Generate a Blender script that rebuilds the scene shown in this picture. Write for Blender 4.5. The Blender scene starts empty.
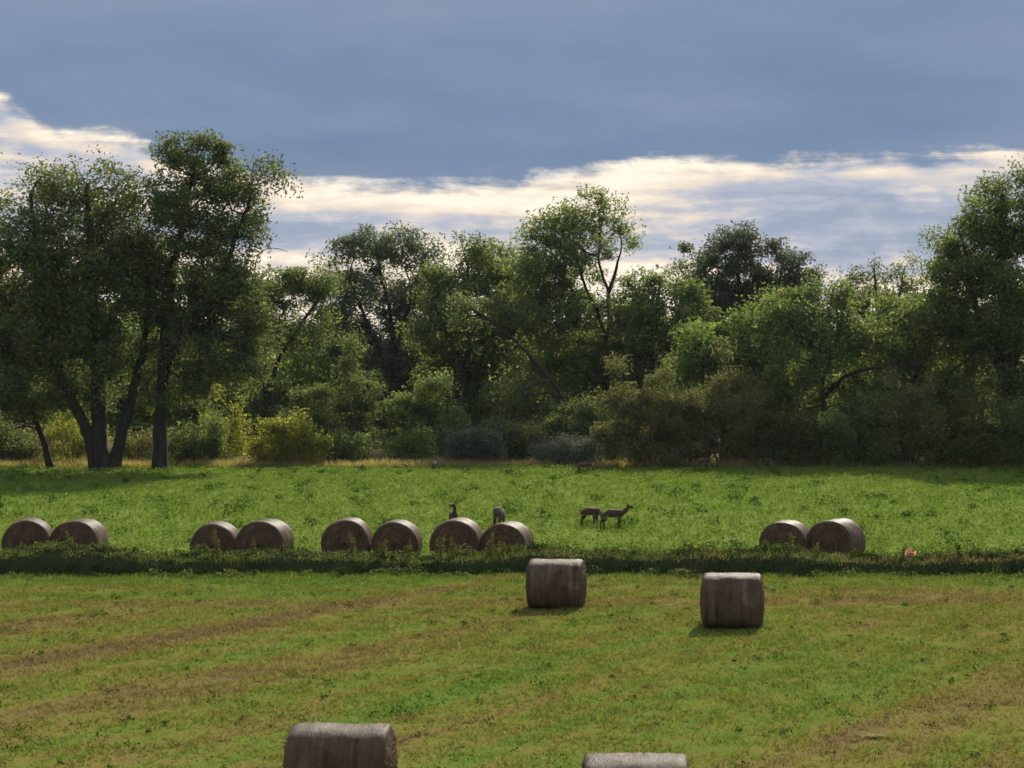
import bpy, bmesh, math, random
import numpy as np
from mathutils import Vector

random.seed(7)
R = math.radians
SC = bpy.context.scene
COL = SC.collection

# ------------------------------------------------------------------ camera
F = 2200.0           # focal length in pixels (1024 px wide frame)
CAMH = 6.85          # the photographer stands on a rise
HY = 365.0           # pixel row of the horizon
cam_d = bpy.data.cameras.new('camera')
cam_d.sensor_width = 36.0
cam_d.lens = 36.0 * F / 1024.0
cam_d.clip_start = 0.5
cam_d.clip_end = 6000
cam = bpy.data.objects.new('camera', cam_d)
COL.objects.link(cam)
cam.location = (0, 0, CAMH)
cam.rotation_euler = (R(90) - math.atan((384 - HY) / F), 0, 0)
SC.camera = cam

SUN_EL, SUN_AZ = 34.0, 16.0      # ahead of the camera, a little to the right
SUN_STRENGTH = 4.4

# ------------------------------------------------------------------ render settings
SC.view_settings.view_transform = 'Standard'
SC.view_settings.look = 'None'
SC.view_settings.exposure = 0.62
SC.view_settings.gamma = 1.0
SC.view_settings.use_curve_mapping = False
SC.render.engine = 'CYCLES'
SC.cycles.use_denoising = True
SC.cycles.denoising_prefilter = 'ACCURATE'
SC.cycles.max_bounces = 6
SC.cycles.diffuse_bounces = 3
SC.cycles.glossy_bounces = 2
SC.cycles.transmission_bounces = 4
SC.cycles.transparent_max_bounces = 4
SC.cycles.caustics_reflective = False
SC.cycles.caustics_refractive = False


# ------------------------------------------------------------------ node helpers
class NT:
    def __init__(self, tree):
        self.t = tree
        tree.nodes.clear()

    def n(self, typ, **kw):
        nd = self.t.nodes.new(typ)
        for k, v in kw.items():
            setattr(nd, k, v)
        return nd

    def link(self, a, b):
        self.t.links.new(a, b)

    def setin(self, sock, v):
        if hasattr(v, 'is_output'):
            self.link(v, sock)
        else:
            sock.default_value = v

    def m(self, op, a, b=0.0, c=0.0, clamp=False):
        nd = self.n('ShaderNodeMath', operation=op, use_clamp=clamp)
        self.setin(nd.inputs[0], a)
        self.setin(nd.inputs[1], b)
        self.setin(nd.inputs[2], c)
        return nd.outputs[0]

    def mix(self, f, a, b, blend='MIX'):
        nd = self.n('ShaderNodeMix', data_type='RGBA', blend_type=blend)
        nd.clamp_factor = True
        self.setin(nd.inputs[0], f)
        self.setin(nd.inputs[6], a if hasattr(a, 'is_output') else (*a, 1)[:4])
        self.setin(nd.inputs[7], b if hasattr(b, 'is_output') else (*b, 1)[:4])
        return nd.outputs[2]

    def comb(self, x, y, z):
        nd = self.n('ShaderNodeCombineXYZ')
        self.setin(nd.inputs[0], x)
        self.setin(nd.inputs[1], y)
        self.setin(nd.inputs[2], z)
        return nd.outputs[0]

    def noise(self, vec, scale, detail=3.0, rough=0.5, dist=0.0):
        nd = self.n('ShaderNodeTexNoise')
        if vec is not None:
            self.link(vec, nd.inputs['Vector'])
        nd.inputs['Scale'].default_value = scale
        nd.inputs['Detail'].default_value = detail
        nd.inputs['Roughness'].default_value = rough
        nd.inputs['Distortion'].default_value = dist
        return nd.outputs['Fac']

    def ramp(self, f, stops, interp='LINEAR'):
        nd = self.n('ShaderNodeValToRGB')
        cr = nd.color_ramp
        cr.interpolation = interp
        while len(cr.elements) < len(stops):
            cr.elements.new(0.5)
        for e, (p, c) in zip(cr.elements, stops):
            e.position = p
            e.color = (c, c, c, 1) if not hasattr(c, '__len__') else (*c, 1)[:4]
        self.setin(nd.inputs[0], f)
        return nd.outputs[0]

    def smooth(self, v, lo, hi):
        nd = self.n('ShaderNodeMapRange', interpolation_type='SMOOTHSTEP')
        self.setin(nd.inputs[0], v)
        self.setin(nd.inputs[1], lo)
        self.setin(nd.inputs[2], hi)
        return nd.outputs[0]


# ------------------------------------------------------------------ world: sky and clouds
world = bpy.data.worlds.new('World')
SC.world = world
world.use_nodes = True
W = NT(world.node_tree)
tc = W.n('ShaderNodeTexCoord')
sep = W.n('ShaderNodeSeparateXYZ')
W.link(tc.outputs['Generated'], sep.inputs[0])
DEG = 180 / math.pi
az = W.m('MULTIPLY', W.m('ARCTAN2', sep.outputs[0], sep.outputs[1]), DEG)
el = W.m('MULTIPLY', W.m('ARCSINE', sep.outputs[2]), DEG)
sky = W.n('ShaderNodeTexSky', sky_type='NISHITA')
sky.sun_disc = False
sky.sun_elevation = R(SUN_EL)
sky.sun_rotation = R(SUN_AZ)
sky.air_density = 1.0
sky.dust_density = 1.0
sky_c = W.mix(1.0, sky.outputs[0], (0.13, 0.13, 0.13), 'MULTIPLY')

# coordinates stretched along the horizon so the cloud banks lie in streaks
P1 = W.comb(W.m('MULTIPLY', az, 0.16), W.m('MULTIPLY', el, 0.75), 0.0)
P2 = W.comb(W.m('MULTIPLY', az, 0.35), W.m('MULTIPLY', el, 1.3), 3.7)
n_big = W.noise(P1, 0.55, 2, 0.5, 0.2)
n_mid = W.noise(P2, 0.9, 6, 0.60, 0.5)
n_fine = W.noise(P2, 2.6, 6, 0.62, 0.8)
n_streak = W.noise(W.comb(W.m('MULTIPLY', az, 0.20), W.m('MULTIPLY', el, 2.3), 17.3), 1.0, 6, 0.58, 0.35)
n_puff = W.noise(W.comb(W.m('MULTIPLY', az, 1.0), W.m('MULTIPLY', el, 2.0), 9.1), 0.8, 5, 0.6, 0.3)

# lower rim of the dark cloud deck: degrees above the horizon as it runs along the treeline
azn = W.m('MULTIPLY_ADD', az, 1 / 30.0, 0.5, clamp=True)


def azs(x):
    return ((x - 512) / F * DEG) / 30.0 + 0.5


edge = W.ramp(azn, [(azs(-12), (7.1 / 10)), (azs(14), 6.7 / 10), (azs(60), 5.9 / 10), (azs(138), 5.75 / 10),
                    (azs(165), 5.20 / 10), (azs(290), 4.75 / 10), (azs(430), 4.45 / 10), (azs(580), 4.85 / 10),
                    (azs(650), 5.25 / 10), (azs(760), 5.10 / 10), (azs(940), 5.25 / 10), (azs(1024), 5.35 / 10)])
edge = W.m('MULTIPLY', edge, 10.0)
edge = W.m('ADD', edge, W.m('MULTIPLY', W.m('SUBTRACT', n_puff, 0.5), 0.85))
edge = W.m('ADD', edge, W.m('MULTIPLY', W.m('SUBTRACT', n_mid, 0.5), 0.45))
edge = W.m('ADD', edge, W.m('MULTIPLY', W.m('SUBTRACT', n_streak, 0.5), 0.8))
above = W.m('SUBTRACT', el, edge)
deck = W.smooth(above, -0.14, 0.26)

deck_t = W.m('ADD', W.m('MULTIPLY', n_big, 0.9), W.m('MULTIPLY', n_mid, 0.35))
deck_c = W.ramp(deck_t, [(0.25, (0.094, 0.145, 0.232)), (0.55, (0.120, 0.173, 0.262)), (0.85, (0.164, 0.212, 0.298))])
hi = W.smooth(el, 7.0, 10.5)
deck_c = W.mix(W.m('MULTIPLY', hi, 0.55), deck_c, (0.170, 0.217, 0.305))

# bright layer seen under the deck
lowbias = W.ramp(azn, [(azs(0), 0.64), (azs(140), 0.64), (azs(300), 0.60), (azs(500), 0.68), (azs(690), 0.60),
                       (azs(770), 0.38), (azs(960), 0.36), (azs(1024), 0.42)])
rim = W.m('MULTIPLY', W.smooth(above, -0.75, -0.25), 0.26)
gap = W.m('MULTIPLY', W.smooth(W.m('ABSOLUTE', W.m('SUBTRACT', el, 3.5)), 0.75, 0.15), 0.16)
low = W.m('MULTIPLY', W.smooth(el, 3.4, 2.2), 0.28)
br = W.m('ADD', W.m('MULTIPLY', W.m('SUBTRACT', n_mid, 0.5), 1.5), W.m('ADD', low, W.m('MULTIPLY', W.m('SUBTRACT', n_streak, 0.5), 1.35)))
br = W.m('ADD', br, W.m('MULTIPLY', W.m('SUBTRACT', n_puff, 0.5), 0.8))
br = W.m('ADD', W.m('ADD', br, lowbias), W.m('SUBTRACT', rim, gap))
low_c = W.ramp(br, [(0.12, (0.225, 0.265, 0.34)), (0.40, (0.315, 0.335, 0.395)), (0.58, (0.43, 0.41, 0.415)),
                    (0.76, (0.575, 0.50, 0.415)), (1.0, (0.71, 0.64, 0.53))])
cloud = W.mix(deck, low_c, deck_c)
# overhead the deck breaks up and lets blue sky and the sun through
brk = W.m('MULTIPLY', W.smooth(el, 12.0, 24.0), W.smooth(W.noise(tc.outputs['Generated'], 2.6, 4, 0.55, 0.3), 0.36, 0.50))
top_c = W.mix(W.smooth(W.noise(tc.outputs['Generated'], 3.4, 5, 0.55, 0.2), 0.40, 0.60), sky_c, (0.66, 0.67, 0.70))
final = W.mix(brk, cloud, top_c)
# below the horizon only the ground sheet is seen
bg = W.n('ShaderNodeBackground')
W.link(final, bg.inputs[0])
bg.inputs[1].default_value = 1.0
wo = W.n('ShaderNodeOutputWorld')
W.link(bg.outputs[0], wo.inputs[0])

# ------------------------------------------------------------------ sun
sd = bpy.data.lights.new('sun', 'SUN')
sd.energy = SUN_STRENGTH
sd.angle = R(0.5)
sd.color = (1.0, 0.93, 0.80)
sun = bpy.data.objects.new('sun', sd)
COL.objects.link(sun)
sv = Vector((math.sin(R(SUN_AZ)) * math.cos(R(SUN_EL)), math.cos(R(SUN_AZ)) * math.cos(R(SUN_EL)), math.sin(R(SUN_EL))))
sun.rotation_euler = sv.to_track_quat('Z', 'Y').to_euler()
sun.location = (20, 60, 60)


# ------------------------------------------------------------------ object helpers
def P(px, py, d):
    """Photo pixel -> point at ground distance d."""
    return np.array([(px - 512) / F * d, d, CAMH + (HY - py) / F * d])


def dist(py):
    """Distance of a ground contact seen at pixel row py."""
    return CAMH * F / (py - HY)


def gx(px, d):
    return (px - 512) / F * d


def mesh_np(name, verts, loops, sizes, mat=None, smooth=False, attr=None):
    me = bpy.data.meshes.new(name)
    verts = np.asarray(verts, np.float32)
    loops = np.asarray(loops, np.int32).ravel()
    sizes = np.asarray(sizes, np.int32)
    me.vertices.add(len(verts))
    me.vertices.foreach_set('co', verts.ravel())
    me.loops.add(len(loops))
    me.loops.foreach_set('vertex_index', loops)
    me.polygons.add(len(sizes))
    st = np.concatenate([[0], np.cumsum(sizes)[:-1]]).astype(np.int32)
    me.polygons.foreach_set('loop_start', st)
    me.polygons.foreach_set('loop_total', sizes)
    if smooth:
        me.polygons.foreach_set('use_smooth', np.ones(len(sizes), bool))
    me.update(calc_edges=True)
    if mat:
        me.materials.append(mat)
    return me


def link(name, data, parent=None):
    o = bpy.data.objects.new(name, data)
    COL.objects.link(o)
    if parent:
        o.parent = parent
    return o


def tag(o, label=None, cat=None, group=None, kind=None):
    if label:
        o['label'] = label
    if cat:
        o['category'] = cat
    if group:
        o['group'] = group
    if kind:
        o['kind'] = kind
    return o


def empty(name, loc, label, cat, group=None, rz=0.0):
    o = link(name, None)
    o.location = loc
    o.rotation_euler = (0, 0, rz)
    o.empty_display_size = 0.3
    return tag(o, label, cat, group)


# ------------------------------------------------------------------ materials
def new_mat(name):
    m = bpy.data.materials.new(name)
    m.use_nodes = True
    return m, NT(m.node_tree)


MOW = R(61.5)        # direction the near field was mown in


def field_color(N, pos):
    """Base colour of the mown field as a function of ground position: regrowth, stubble, raked strips."""
    s = N.n('ShaderNodeSeparateXYZ')
    N.link(pos, s.inputs[0])
    u = N.m('ADD', N.m('MULTIPLY', s.outputs[0], math.cos(MOW)), N.m('MULTIPLY', s.outputs[1], math.sin(MOW)))
    v = N.m('SUBTRACT', N.m('MULTIPLY', s.outputs[1], math.cos(MOW)), N.m('MULTIPLY', s.outputs[0], math.sin(MOW)))
    st = N.noise(N.comb(N.m('MULTIPLY', v, 0.55), N.m('MULTIPLY', u, 0.035), 0.0), 1.0, 4, 0.6, 0.1)
    # headland strips parallel to the bank
    hl = N.noise(N.comb(N.m('MULTIPLY', s.outputs[0], 0.05), N.m('MULTIPLY', s.outputs[1], 0.42), 4.0), 1.0, 3, 0.55)
    hmask = N.smooth(s.outputs[1], 58.0, 65.0)
    stripe = N.n('ShaderNodeMix', data_type='FLOAT')
    N.link(hmask, stripe.inputs[0])
    N.link(st, stripe.inputs[2])
    N.link(hl, stripe.inputs[3])
    lines = N.noise(N.comb(N.m('MULTIPLY', v, 3.4), N.m('MULTIPLY', u, 0.12), 8.0), 1.0, 3, 0.6, 0.1)
    patch = N.noise(pos, 0.9, 4, 0.65)
    fine = N.noise(pos, 6.5, 4, 0.7)
    t = N.m('ADD', N.m('ADD', N.m('MULTIPLY', N.m('SUBTRACT', stripe.outputs[0], 0.5), 2.0), N.m('MULTIPLY', N.m('SUBTRACT', lines, 0.5), 0.7)),
            N.m('ADD', N.m('MULTIPLY', N.m('SUBTRACT', patch, 0.5), 0.9), N.m('MULTIPLY', N.m('SUBTRACT', fine, 0.5), 0.85)))
    # one furrow line crosses the left half, its shade painted as browner colour
    tv = N.m('ABSOLUTE', N.m('SUBTRACT', v, 33.9))
    furrow_shade = N.m('MULTIPLY', N.smooth(tv, 0.95, 0.15), N.smooth(u, 71.0, 62.0))
    t = N.m('SUBTRACT', N.m('ADD', t, 0.50), N.m('MULTIPLY', furrow_shade, 0.40))
    # lusher fringe at the foot of the bank
    t = N.m('ADD', t, N.m('MULTIPLY', N.smooth(s.outputs[1], 66.5, 70.5), 0.45))
    c = N.ramp(t, [(0.05, (0.142, 0.104, 0.046)), (0.30, (0.172, 0.140, 0.047)), (0.47, (0.164, 0.156, 0.036)),
                   (0.62, (0.136, 0.164, 0.030)), (0.92, (0.096, 0.160, 0.026))])
    relief = N.noise(pos, 21.0, 3, 0.75)
    relief_shade = N.smooth(relief, 0.53, 0.68)                              # relief shade between the tufts, painted as dark dots
    c = N.mix(N.m('MULTIPLY', relief_shade, 0.75), c, (0.040, 0.036, 0.014))
    return c, fine


def green_color(N, pos):
    """Base colour of the uncut green field beyond the bank."""
    a = N.noise(pos, 0.12, 3, 0.55)
    b = N.noise(pos, 1.4, 4, 0.65)
    t = N.m('ADD', N.m('MULTIPLY', a, 0.55), N.m('MULTIPLY', b, 0.5))
    return N.ramp(t, [(0.30, (0.098, 0.146, 0.028)), (0.52, (0.122, 0.170, 0.034)), (0.72, (0.150, 0.184, 0.043))]), b


def ground_mat(name, fn, bump=0.05, thatch=1.0):
    m, N = new_mat(name)
    g = N.n('ShaderNodeNewGeometry')
    c, f = fn(N, g.outputs['Position'])
    c = N.mix(1.0, c, (thatch, thatch * .97, thatch), 'MULTIPLY')
    b = N.n('ShaderNodeBsdfPrincipled')
    N.link(c, b.inputs['Base Color'])
    b.inputs['Roughness'].default_value = 0.95
    b.inputs['Specular IOR Level'].default_value = 0.0
    bp = N.n('ShaderNodeBump')
    bp.inputs['Strength'].default_value = 0.6
    bp.inputs['Distance'].default_value = bump
    N.link(f, bp.inputs['Height'])
    N.link(bp.outputs[0], b.inputs['Normal'])
    o = N.n('ShaderNodeOutputMaterial')
    N.link(b.outputs[0], o.inputs[0])
    return m


def blade_mat(name, fn=None, stops=None, transl=0.45, tint=(1.25, 1.25, 0.7), gain=1.0, spec=0.03, fleck=False):
    """Leaf or blade: diffuse front, light shining through from behind, colour varied leaf by leaf."""
    m, N = new_mat(name)
    g = N.n('ShaderNodeNewGeometry')
    rnd = g.outputs['Random Per Island']
    if fn:
        c, _ = fn(N, g.outputs['Position'])
        val = N.m('MULTIPLY_ADD', rnd, (0.85 if fleck else 0.4) * gain, (0.62 if fleck else 0.82) * gain)
        c = N.mix(1.0, c, N.comb(val, val, val), 'MULTIPLY')
        if fleck:
            c = N.mix(N.m('MULTIPLY', N.m('GREATER_THAN', rnd, .88), .8), c, (0.30, 0.245, 0.115))
            c = N.mix(N.m('MULTIPLY', N.m('LESS_THAN', rnd, .14), .7), c, (0.035, 0.055, 0.012))
    else:
        c = N.ramp(rnd, stops)
        oi = N.n('ShaderNodeObjectInfo')
        patch = N.noise(g.outputs['Position'], 0.35, 2, 0.5)
        val = N.m('ADD', N.m('MULTIPLY_ADD', oi.outputs['Random'], 0.24, 0.66), N.m('MULTIPLY', patch, 0.45))
        c = N.mix(1.0, c, N.comb(val, val, val), 'MULTIPLY')
    p = N.n('ShaderNodeBsdfPrincipled')
    N.link(c, p.inputs['Base Color'])
    p.inputs['Roughness'].default_value = 0.7
    p.inputs['Specular IOR Level'].default_value = spec
    t = N.n('ShaderNodeBsdfTranslucent')
    N.link(N.mix(1.0, c, tint, 'MULTIPLY'), t.inputs[0])
    mx = N.n('ShaderNodeMixShader')
    mx.inputs[0].default_value = transl
    N.link(p.outputs[0], mx.inputs[1])
    N.link(t.outputs[0], mx.inputs[2])
    o = N.n('ShaderNodeOutputMaterial')
    N.link(mx.outputs[0], o.inputs[0])
    return m


def simple_mat(name, stops, scale, rough=0.9, spec=0.2, stretch=(1, 1, 1), bump=0.02, detail=5):
    m, N = new_mat(name)
    t = N.n('ShaderNodeTexCoord')
    mp = N.n('ShaderNodeMapping')
    mp.inputs['Scale'].default_value = stretch
    N.link(t.outputs['Object'], mp.inputs[0])
    f = N.noise(mp.outputs[0], scale, detail, 0.62, 0.2)
    c = N.ramp(f, stops)
    b = N.n('ShaderNodeBsdfPrincipled')
    N.link(c, b.inputs['Base Color'])
    b.inputs['Roughness'].default_value = rough
    b.inputs['Specular IOR Level'].default_value = spec
    bp = N.n('ShaderNodeBump')
    bp.inputs['Distance'].default_value = bump
    bp.inputs['Strength'].default_value = 0.8
    N.link(f, bp.inputs['Height'])
    N.link(bp.outputs[0], b.inputs['Normal'])
    o = N.n('ShaderNodeOutputMaterial')
    N.link(b.outputs[0], o.inputs[0])
    return m


M_FIELD = ground_mat('mown_field', field_color, 0.06, 0.90)
M_GREEN = ground_mat('green_field', green_color, 0.12)


def wood_floor(N, pos):
    a = N.noise(pos, 0.5, 4, 0.65)
    return N.ramp(a, [(0.3, (0.07, 0.06, 0.03)), (0.55, (0.12, 0.10, 0.045)), (0.75, (0.08, 0.11, 0.03))]), a


def verge(N, pos):
    a = N.noise(pos, 0.7, 4, 0.65)
    return N.ramp(a, [(0.3, (0.24, 0.18, 0.085)), (0.55, (0.29, 0.23, 0.11)), (0.75, (0.18, 0.18, 0.06))]), a


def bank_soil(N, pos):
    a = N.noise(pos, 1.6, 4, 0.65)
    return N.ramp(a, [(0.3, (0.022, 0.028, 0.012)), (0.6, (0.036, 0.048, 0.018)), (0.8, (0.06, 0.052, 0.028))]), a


M_WOODS = ground_mat('woodland_floor', wood_floor, 0.1)
M_VERGE = ground_mat('dry_verge', verge, 0.1)
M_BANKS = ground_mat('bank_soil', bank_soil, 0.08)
M_BLADE = blade_mat('mown_grass', field_color, fleck=True, transl=0.40, tint=(1.15, 1.15, 0.75), gain=1.2, spec=0.0)
M_ALF = blade_mat('alfalfa_leaf', green_color, transl=0.45, tint=(1.2, 1.25, 0.65), gain=1.05, spec=0.0)
M_WEED_SHADE = blade_mat('dark_weed_and_shade', stops=[(0.0, (0.028, 0.062, 0.014)), (1.0, (0.06, 0.11, 0.025))], transl=0.25, spec=0.0)  # weeds' own dark green; on bank face and crop tufts it paints shade
M_BANKLEAF = blade_mat('bank_grass', stops=[(0.0, (0.050, 0.085, 0.026)), (0.55, (0.105, 0.150, 0.042)), (0.82, (0.16, 0.18, 0.060)),
                                            (1.0, (0.20, 0.16, 0.075))], transl=0.40, spec=0.02)
M_BANKDRY = blade_mat('bank_dry_lit_grass', stops=[(0.0, (0.16, 0.12, 0.055)), (0.5, (0.24, 0.19, 0.085)), (1.0, (0.17, 0.19, 0.06))], transl=0.35)
M_SEED = blade_mat('weed_seedhead', stops=[(0.0, (0.10, 0.095, 0.035)), (0.5, (0.145, 0.14, 0.05)), (1.0, (0.10, 0.13, 0.04))], transl=0.4)
M_TAN = blade_mat('dry_tall_grass', stops=[(0.0, (0.30, 0.22, 0.11)), (0.5, (0.38, 0.30, 0.15)), (0.85, (0.26, 0.24, 0.09)), (1.0, (0.17, 0.19, 0.06))], transl=0.45)
M_BARK = simple_mat('cottonwood_bark', [(0.3, (0.018, 0.015, 0.012)), (0.55, (0.036, 0.030, 0.025)), (0.75, (0.070, 0.060, 0.050))], 5.0, 0.95, 0.15, (1, 1, 0.25), 0.06)
M_BARKPALE = simple_mat('bleached_wood', [(0.3, (0.030, 0.026, 0.022)), (0.6, (0.060, 0.053, 0.046)), (0.8, (0.11, 0.10, 0.09))], 4.0, 0.9, 0.2, (1, 1, 0.4), 0.03)

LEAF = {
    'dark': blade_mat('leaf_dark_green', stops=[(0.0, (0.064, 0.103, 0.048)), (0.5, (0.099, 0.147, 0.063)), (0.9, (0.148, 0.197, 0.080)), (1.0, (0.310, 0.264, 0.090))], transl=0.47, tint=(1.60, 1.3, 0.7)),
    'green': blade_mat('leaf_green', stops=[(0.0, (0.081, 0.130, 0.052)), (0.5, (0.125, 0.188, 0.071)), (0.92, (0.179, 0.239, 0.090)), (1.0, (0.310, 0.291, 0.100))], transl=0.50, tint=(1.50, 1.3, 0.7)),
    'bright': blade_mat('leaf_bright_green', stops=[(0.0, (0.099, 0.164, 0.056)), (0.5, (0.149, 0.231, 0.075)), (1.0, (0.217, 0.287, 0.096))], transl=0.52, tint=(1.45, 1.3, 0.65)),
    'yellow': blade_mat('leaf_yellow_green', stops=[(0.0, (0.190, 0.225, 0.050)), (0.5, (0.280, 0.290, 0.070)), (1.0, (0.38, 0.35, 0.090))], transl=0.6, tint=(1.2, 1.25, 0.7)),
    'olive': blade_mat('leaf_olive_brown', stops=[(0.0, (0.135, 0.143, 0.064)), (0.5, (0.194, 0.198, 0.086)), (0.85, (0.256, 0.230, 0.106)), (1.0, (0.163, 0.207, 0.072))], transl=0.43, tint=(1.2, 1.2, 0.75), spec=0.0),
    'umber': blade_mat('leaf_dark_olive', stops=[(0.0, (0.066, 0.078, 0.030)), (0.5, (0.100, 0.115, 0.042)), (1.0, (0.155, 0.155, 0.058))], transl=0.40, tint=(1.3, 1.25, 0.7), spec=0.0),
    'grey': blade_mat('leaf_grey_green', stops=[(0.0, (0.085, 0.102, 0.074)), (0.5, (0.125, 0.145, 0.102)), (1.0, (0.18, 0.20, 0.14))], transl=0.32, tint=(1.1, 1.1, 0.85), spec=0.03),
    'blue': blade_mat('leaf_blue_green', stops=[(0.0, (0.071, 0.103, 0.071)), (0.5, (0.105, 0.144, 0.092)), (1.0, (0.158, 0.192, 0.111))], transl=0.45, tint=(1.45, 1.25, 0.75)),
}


# ------------------------------------------------------------------ ground
def sheet(name, x0, x1, y0, y1, nx, ny, zfun, mat):
    xs = np.linspace(x0, x1, nx)
    ys = np.linspace(y0, y1, ny)
    X, Y = np.meshgrid(xs, ys)
    Z = zfun(X, Y)
    v = np.stack([X.ravel(), Y.ravel(), Z.ravel()], 1)
    i = np.arange(ny - 1)[:, None] * nx + np.arange(nx - 1)[None, :]
    q = np.stack([i, i + 1, i + nx + 1, i + nx], -1).reshape(-1, 4)
    return mesh_np(name, v, q, np.full(len(q), 4), mat, True)


def und(X, Y):
    """Gentle unevenness of the fields (centimetres)."""
    u = X * math.cos(MOW) + Y * math.sin(MOW)
    v = Y * math.cos(MOW) - X * math.sin(MOW)
    return 0.022 * np.sin(v * 1.9 + 0.4 * np.sin(u * 0.21)) + 0.018 * np.sin(v * 4.1 + 1.0) * np.sin(u * 0.5) + 0.02 * np.sin(X * 0.55 + 1.3) * np.sin(Y * 0.4)


BANK_D = 71.6
EDGE_D = 146.6
g = link('ground', sheet('ground', -1900, 1900, -300, 2900, 40, 40, lambda X, Y: np.full_like(X, -0.10), M_WOODS))
tag(g, kind='structure')
f1 = link('near_field', sheet('near_field', -120, 120, -60, BANK_D + 0.4, 200, 150, lambda X, Y: und(X, Y), M_FIELD))
tag(f1, kind='structure')
f2 = link('far_field', sheet('far_field', -140, 140, BANK_D + 0.4, EDGE_D, 150, 100, lambda X, Y: und(X, Y) * 1.5 + 0.01, M_GREEN))
tag(f2, kind='structure')
f3 = link('field_verge', sheet('field_verge', -140, 140, EDGE_D, 156, 200, 12, lambda X, Y: 0.05 * np.sin(X * .7) * np.sin(Y) + 0.02, M_VERGE))
tag(f3, kind='structure')
f4 = link('woodland_ground', sheet('woodland_ground', -140, 140, 156, 330, 100, 40, lambda X, Y: 0.1 * np.sin(X * .3) * np.sin(Y * .4) + 0.0, M_WOODS))
tag(f4, kind='structure')

rng = np.random.default_rng(11)


def bank_profile(x):
    h = 0.45 + 0.07 * np.sin(x * 0.31) + 0.07 * np.sin(x * 0.83 + 1) + 0.03 * np.sin(x * 2.3)
    s = 0.22 * np.sin(x * 0.23 + 2) + 0.12 * np.sin(x * 0.71) + 0.07 * np.sin(x * 1.7)
    return h, s


def make_bank():
    xs = np.linspace(-60, 60, 700)
    prof = [(-0.35, -0.12), (0.0, 0.02), (0.14, 0.42), (0.22, 0.80), (0.32, 1.0), (0.7, 1.18), (1.05, 1.36), (1.3, 1.44), (1.6, 0.95), (1.9, -0.15)]
    h, s = bank_profile(xs)
    v = []
    for (dy, hz) in prof:
        j = rng.normal(0, 0.025, len(xs))
        v.append(np.stack([xs, BANK_D + dy + s + j, h * hz + rng.normal(0, 0.018, len(xs))], 1))
    n = len(xs)
    v = np.concatenate(v)
    i = np.arange(len(prof) - 1)[:, None] * n + np.arange(n - 1)[None, :]
    q = np.stack([i, i + 1, i + n + 1, i + n], -1).reshape(-1, 4)
    return mesh_np('earth_bank', v, q, np.full(len(q), 4), M_BANKS, True)


tag(link('earth_bank', make_bank()), kind='structure')


# ------------------------------------------------------------------ grass and leaf makers (numpy)
def unit(v):
    return v / np.maximum(np.linalg.norm(v, axis=1, keepdims=True), 1e-9)


def blades(pos, height, width, lean, rg, azim=None):
    """One bent two-triangle blade per position (quad strip narrowing to a point)."""
    n = len(pos)
    a = rg.uniform(0, 2 * np.pi, n) if azim is None else azim
    dirv = np.stack([np.cos(a), np.sin(a), np.zeros(n)], 1)
    b = rg.uniform(0, 2 * np.pi, n)
    side = np.stack([np.cos(b), np.sin(b), np.zeros(n)], 1)
    up = np.array([0, 0, 1.0])
    base1 = pos - side * width[:, None] * .5
    base2 = pos + side * width[:, None] * .5
    tip = pos + up * height[:, None] + dirv * (lean * height)[:, None]
    V = np.stack([base1, base2, tip], 1).reshape(-1, 3)
    L = np.arange(3 * n).reshape(n, 3)
    return V, L


def leaves(pos, length, width, rg, upbias=0.5):
    """Folded diamond leaf per position."""
    n = len(pos)
    nor = rg.normal(0, 1, (n, 3))
    nor[:, 2] = np.abs(nor[:, 2]) + upbias
    nor = unit(nor)
    t = unit(np.cross(nor, rg.normal(0, 1, (n, 3))))
    b = np.cross(nor, t)
    l = length[:, None]
    w = width[:, None]
    fold = nor * (w * 0.25)
    v0 = pos - t * l * .5
    v2 = pos + t * l * .5
    v1 = pos + b * w * .5 + fold - t * l * .08
    v3 = pos - b * w * .5 + fold - t * l * .08
    V = np.stack([v0, v1, v2, v3], 1).reshape(-1, 3)
    L = np.arange(4 * n).reshape(n, 4)
    return V, L


def tri_leaves(pos, length, width, rg, upbias=0.5):
    n = len(pos)
    nor = rg.normal(0, 1, (n, 3))
    nor[:, 2] = np.abs(nor[:, 2]) + upbias
    nor = unit(nor)
    t = unit(np.cross(nor, rg.normal(0, 1, (n, 3))))
    b = np.cross(nor, t)
    l, w = length[:, None], width[:, None]
    V = np.stack([pos - t * l * .4 - b * w * .5, pos - t * l * .4 + b * w * .5, pos + t * l * .6], 1).reshape(-1, 3)
    return V, np.arange(3 * n).reshape(n, 3)


def join(parts):
    V, LL, S, off = [], [], [], 0
    for v, l in parts:
        V.append(v)
        LL.append((l + off).ravel())
        S.append(np.full(len(l), l.shape[1]))
        off += len(v)
    return np.concatenate(V), np.concatenate(LL), np.concatenate(S)


def trapezoid(n, d0, d1, slope, margin, rg, power=1.0):
    """Random ground points in the wedge the camera can see, with a margin to both sides."""
    d = d0 + (d1 - d0) * rg.random(int(n * 2.4)) ** power
    keep = rg.random(len(d)) < (slope * d + margin) / (slope * d1 + margin)
    d = d[keep][:n]
    x = rg.uniform(-1, 1, len(d)) * (slope * d + margin)
    return x, d


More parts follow.
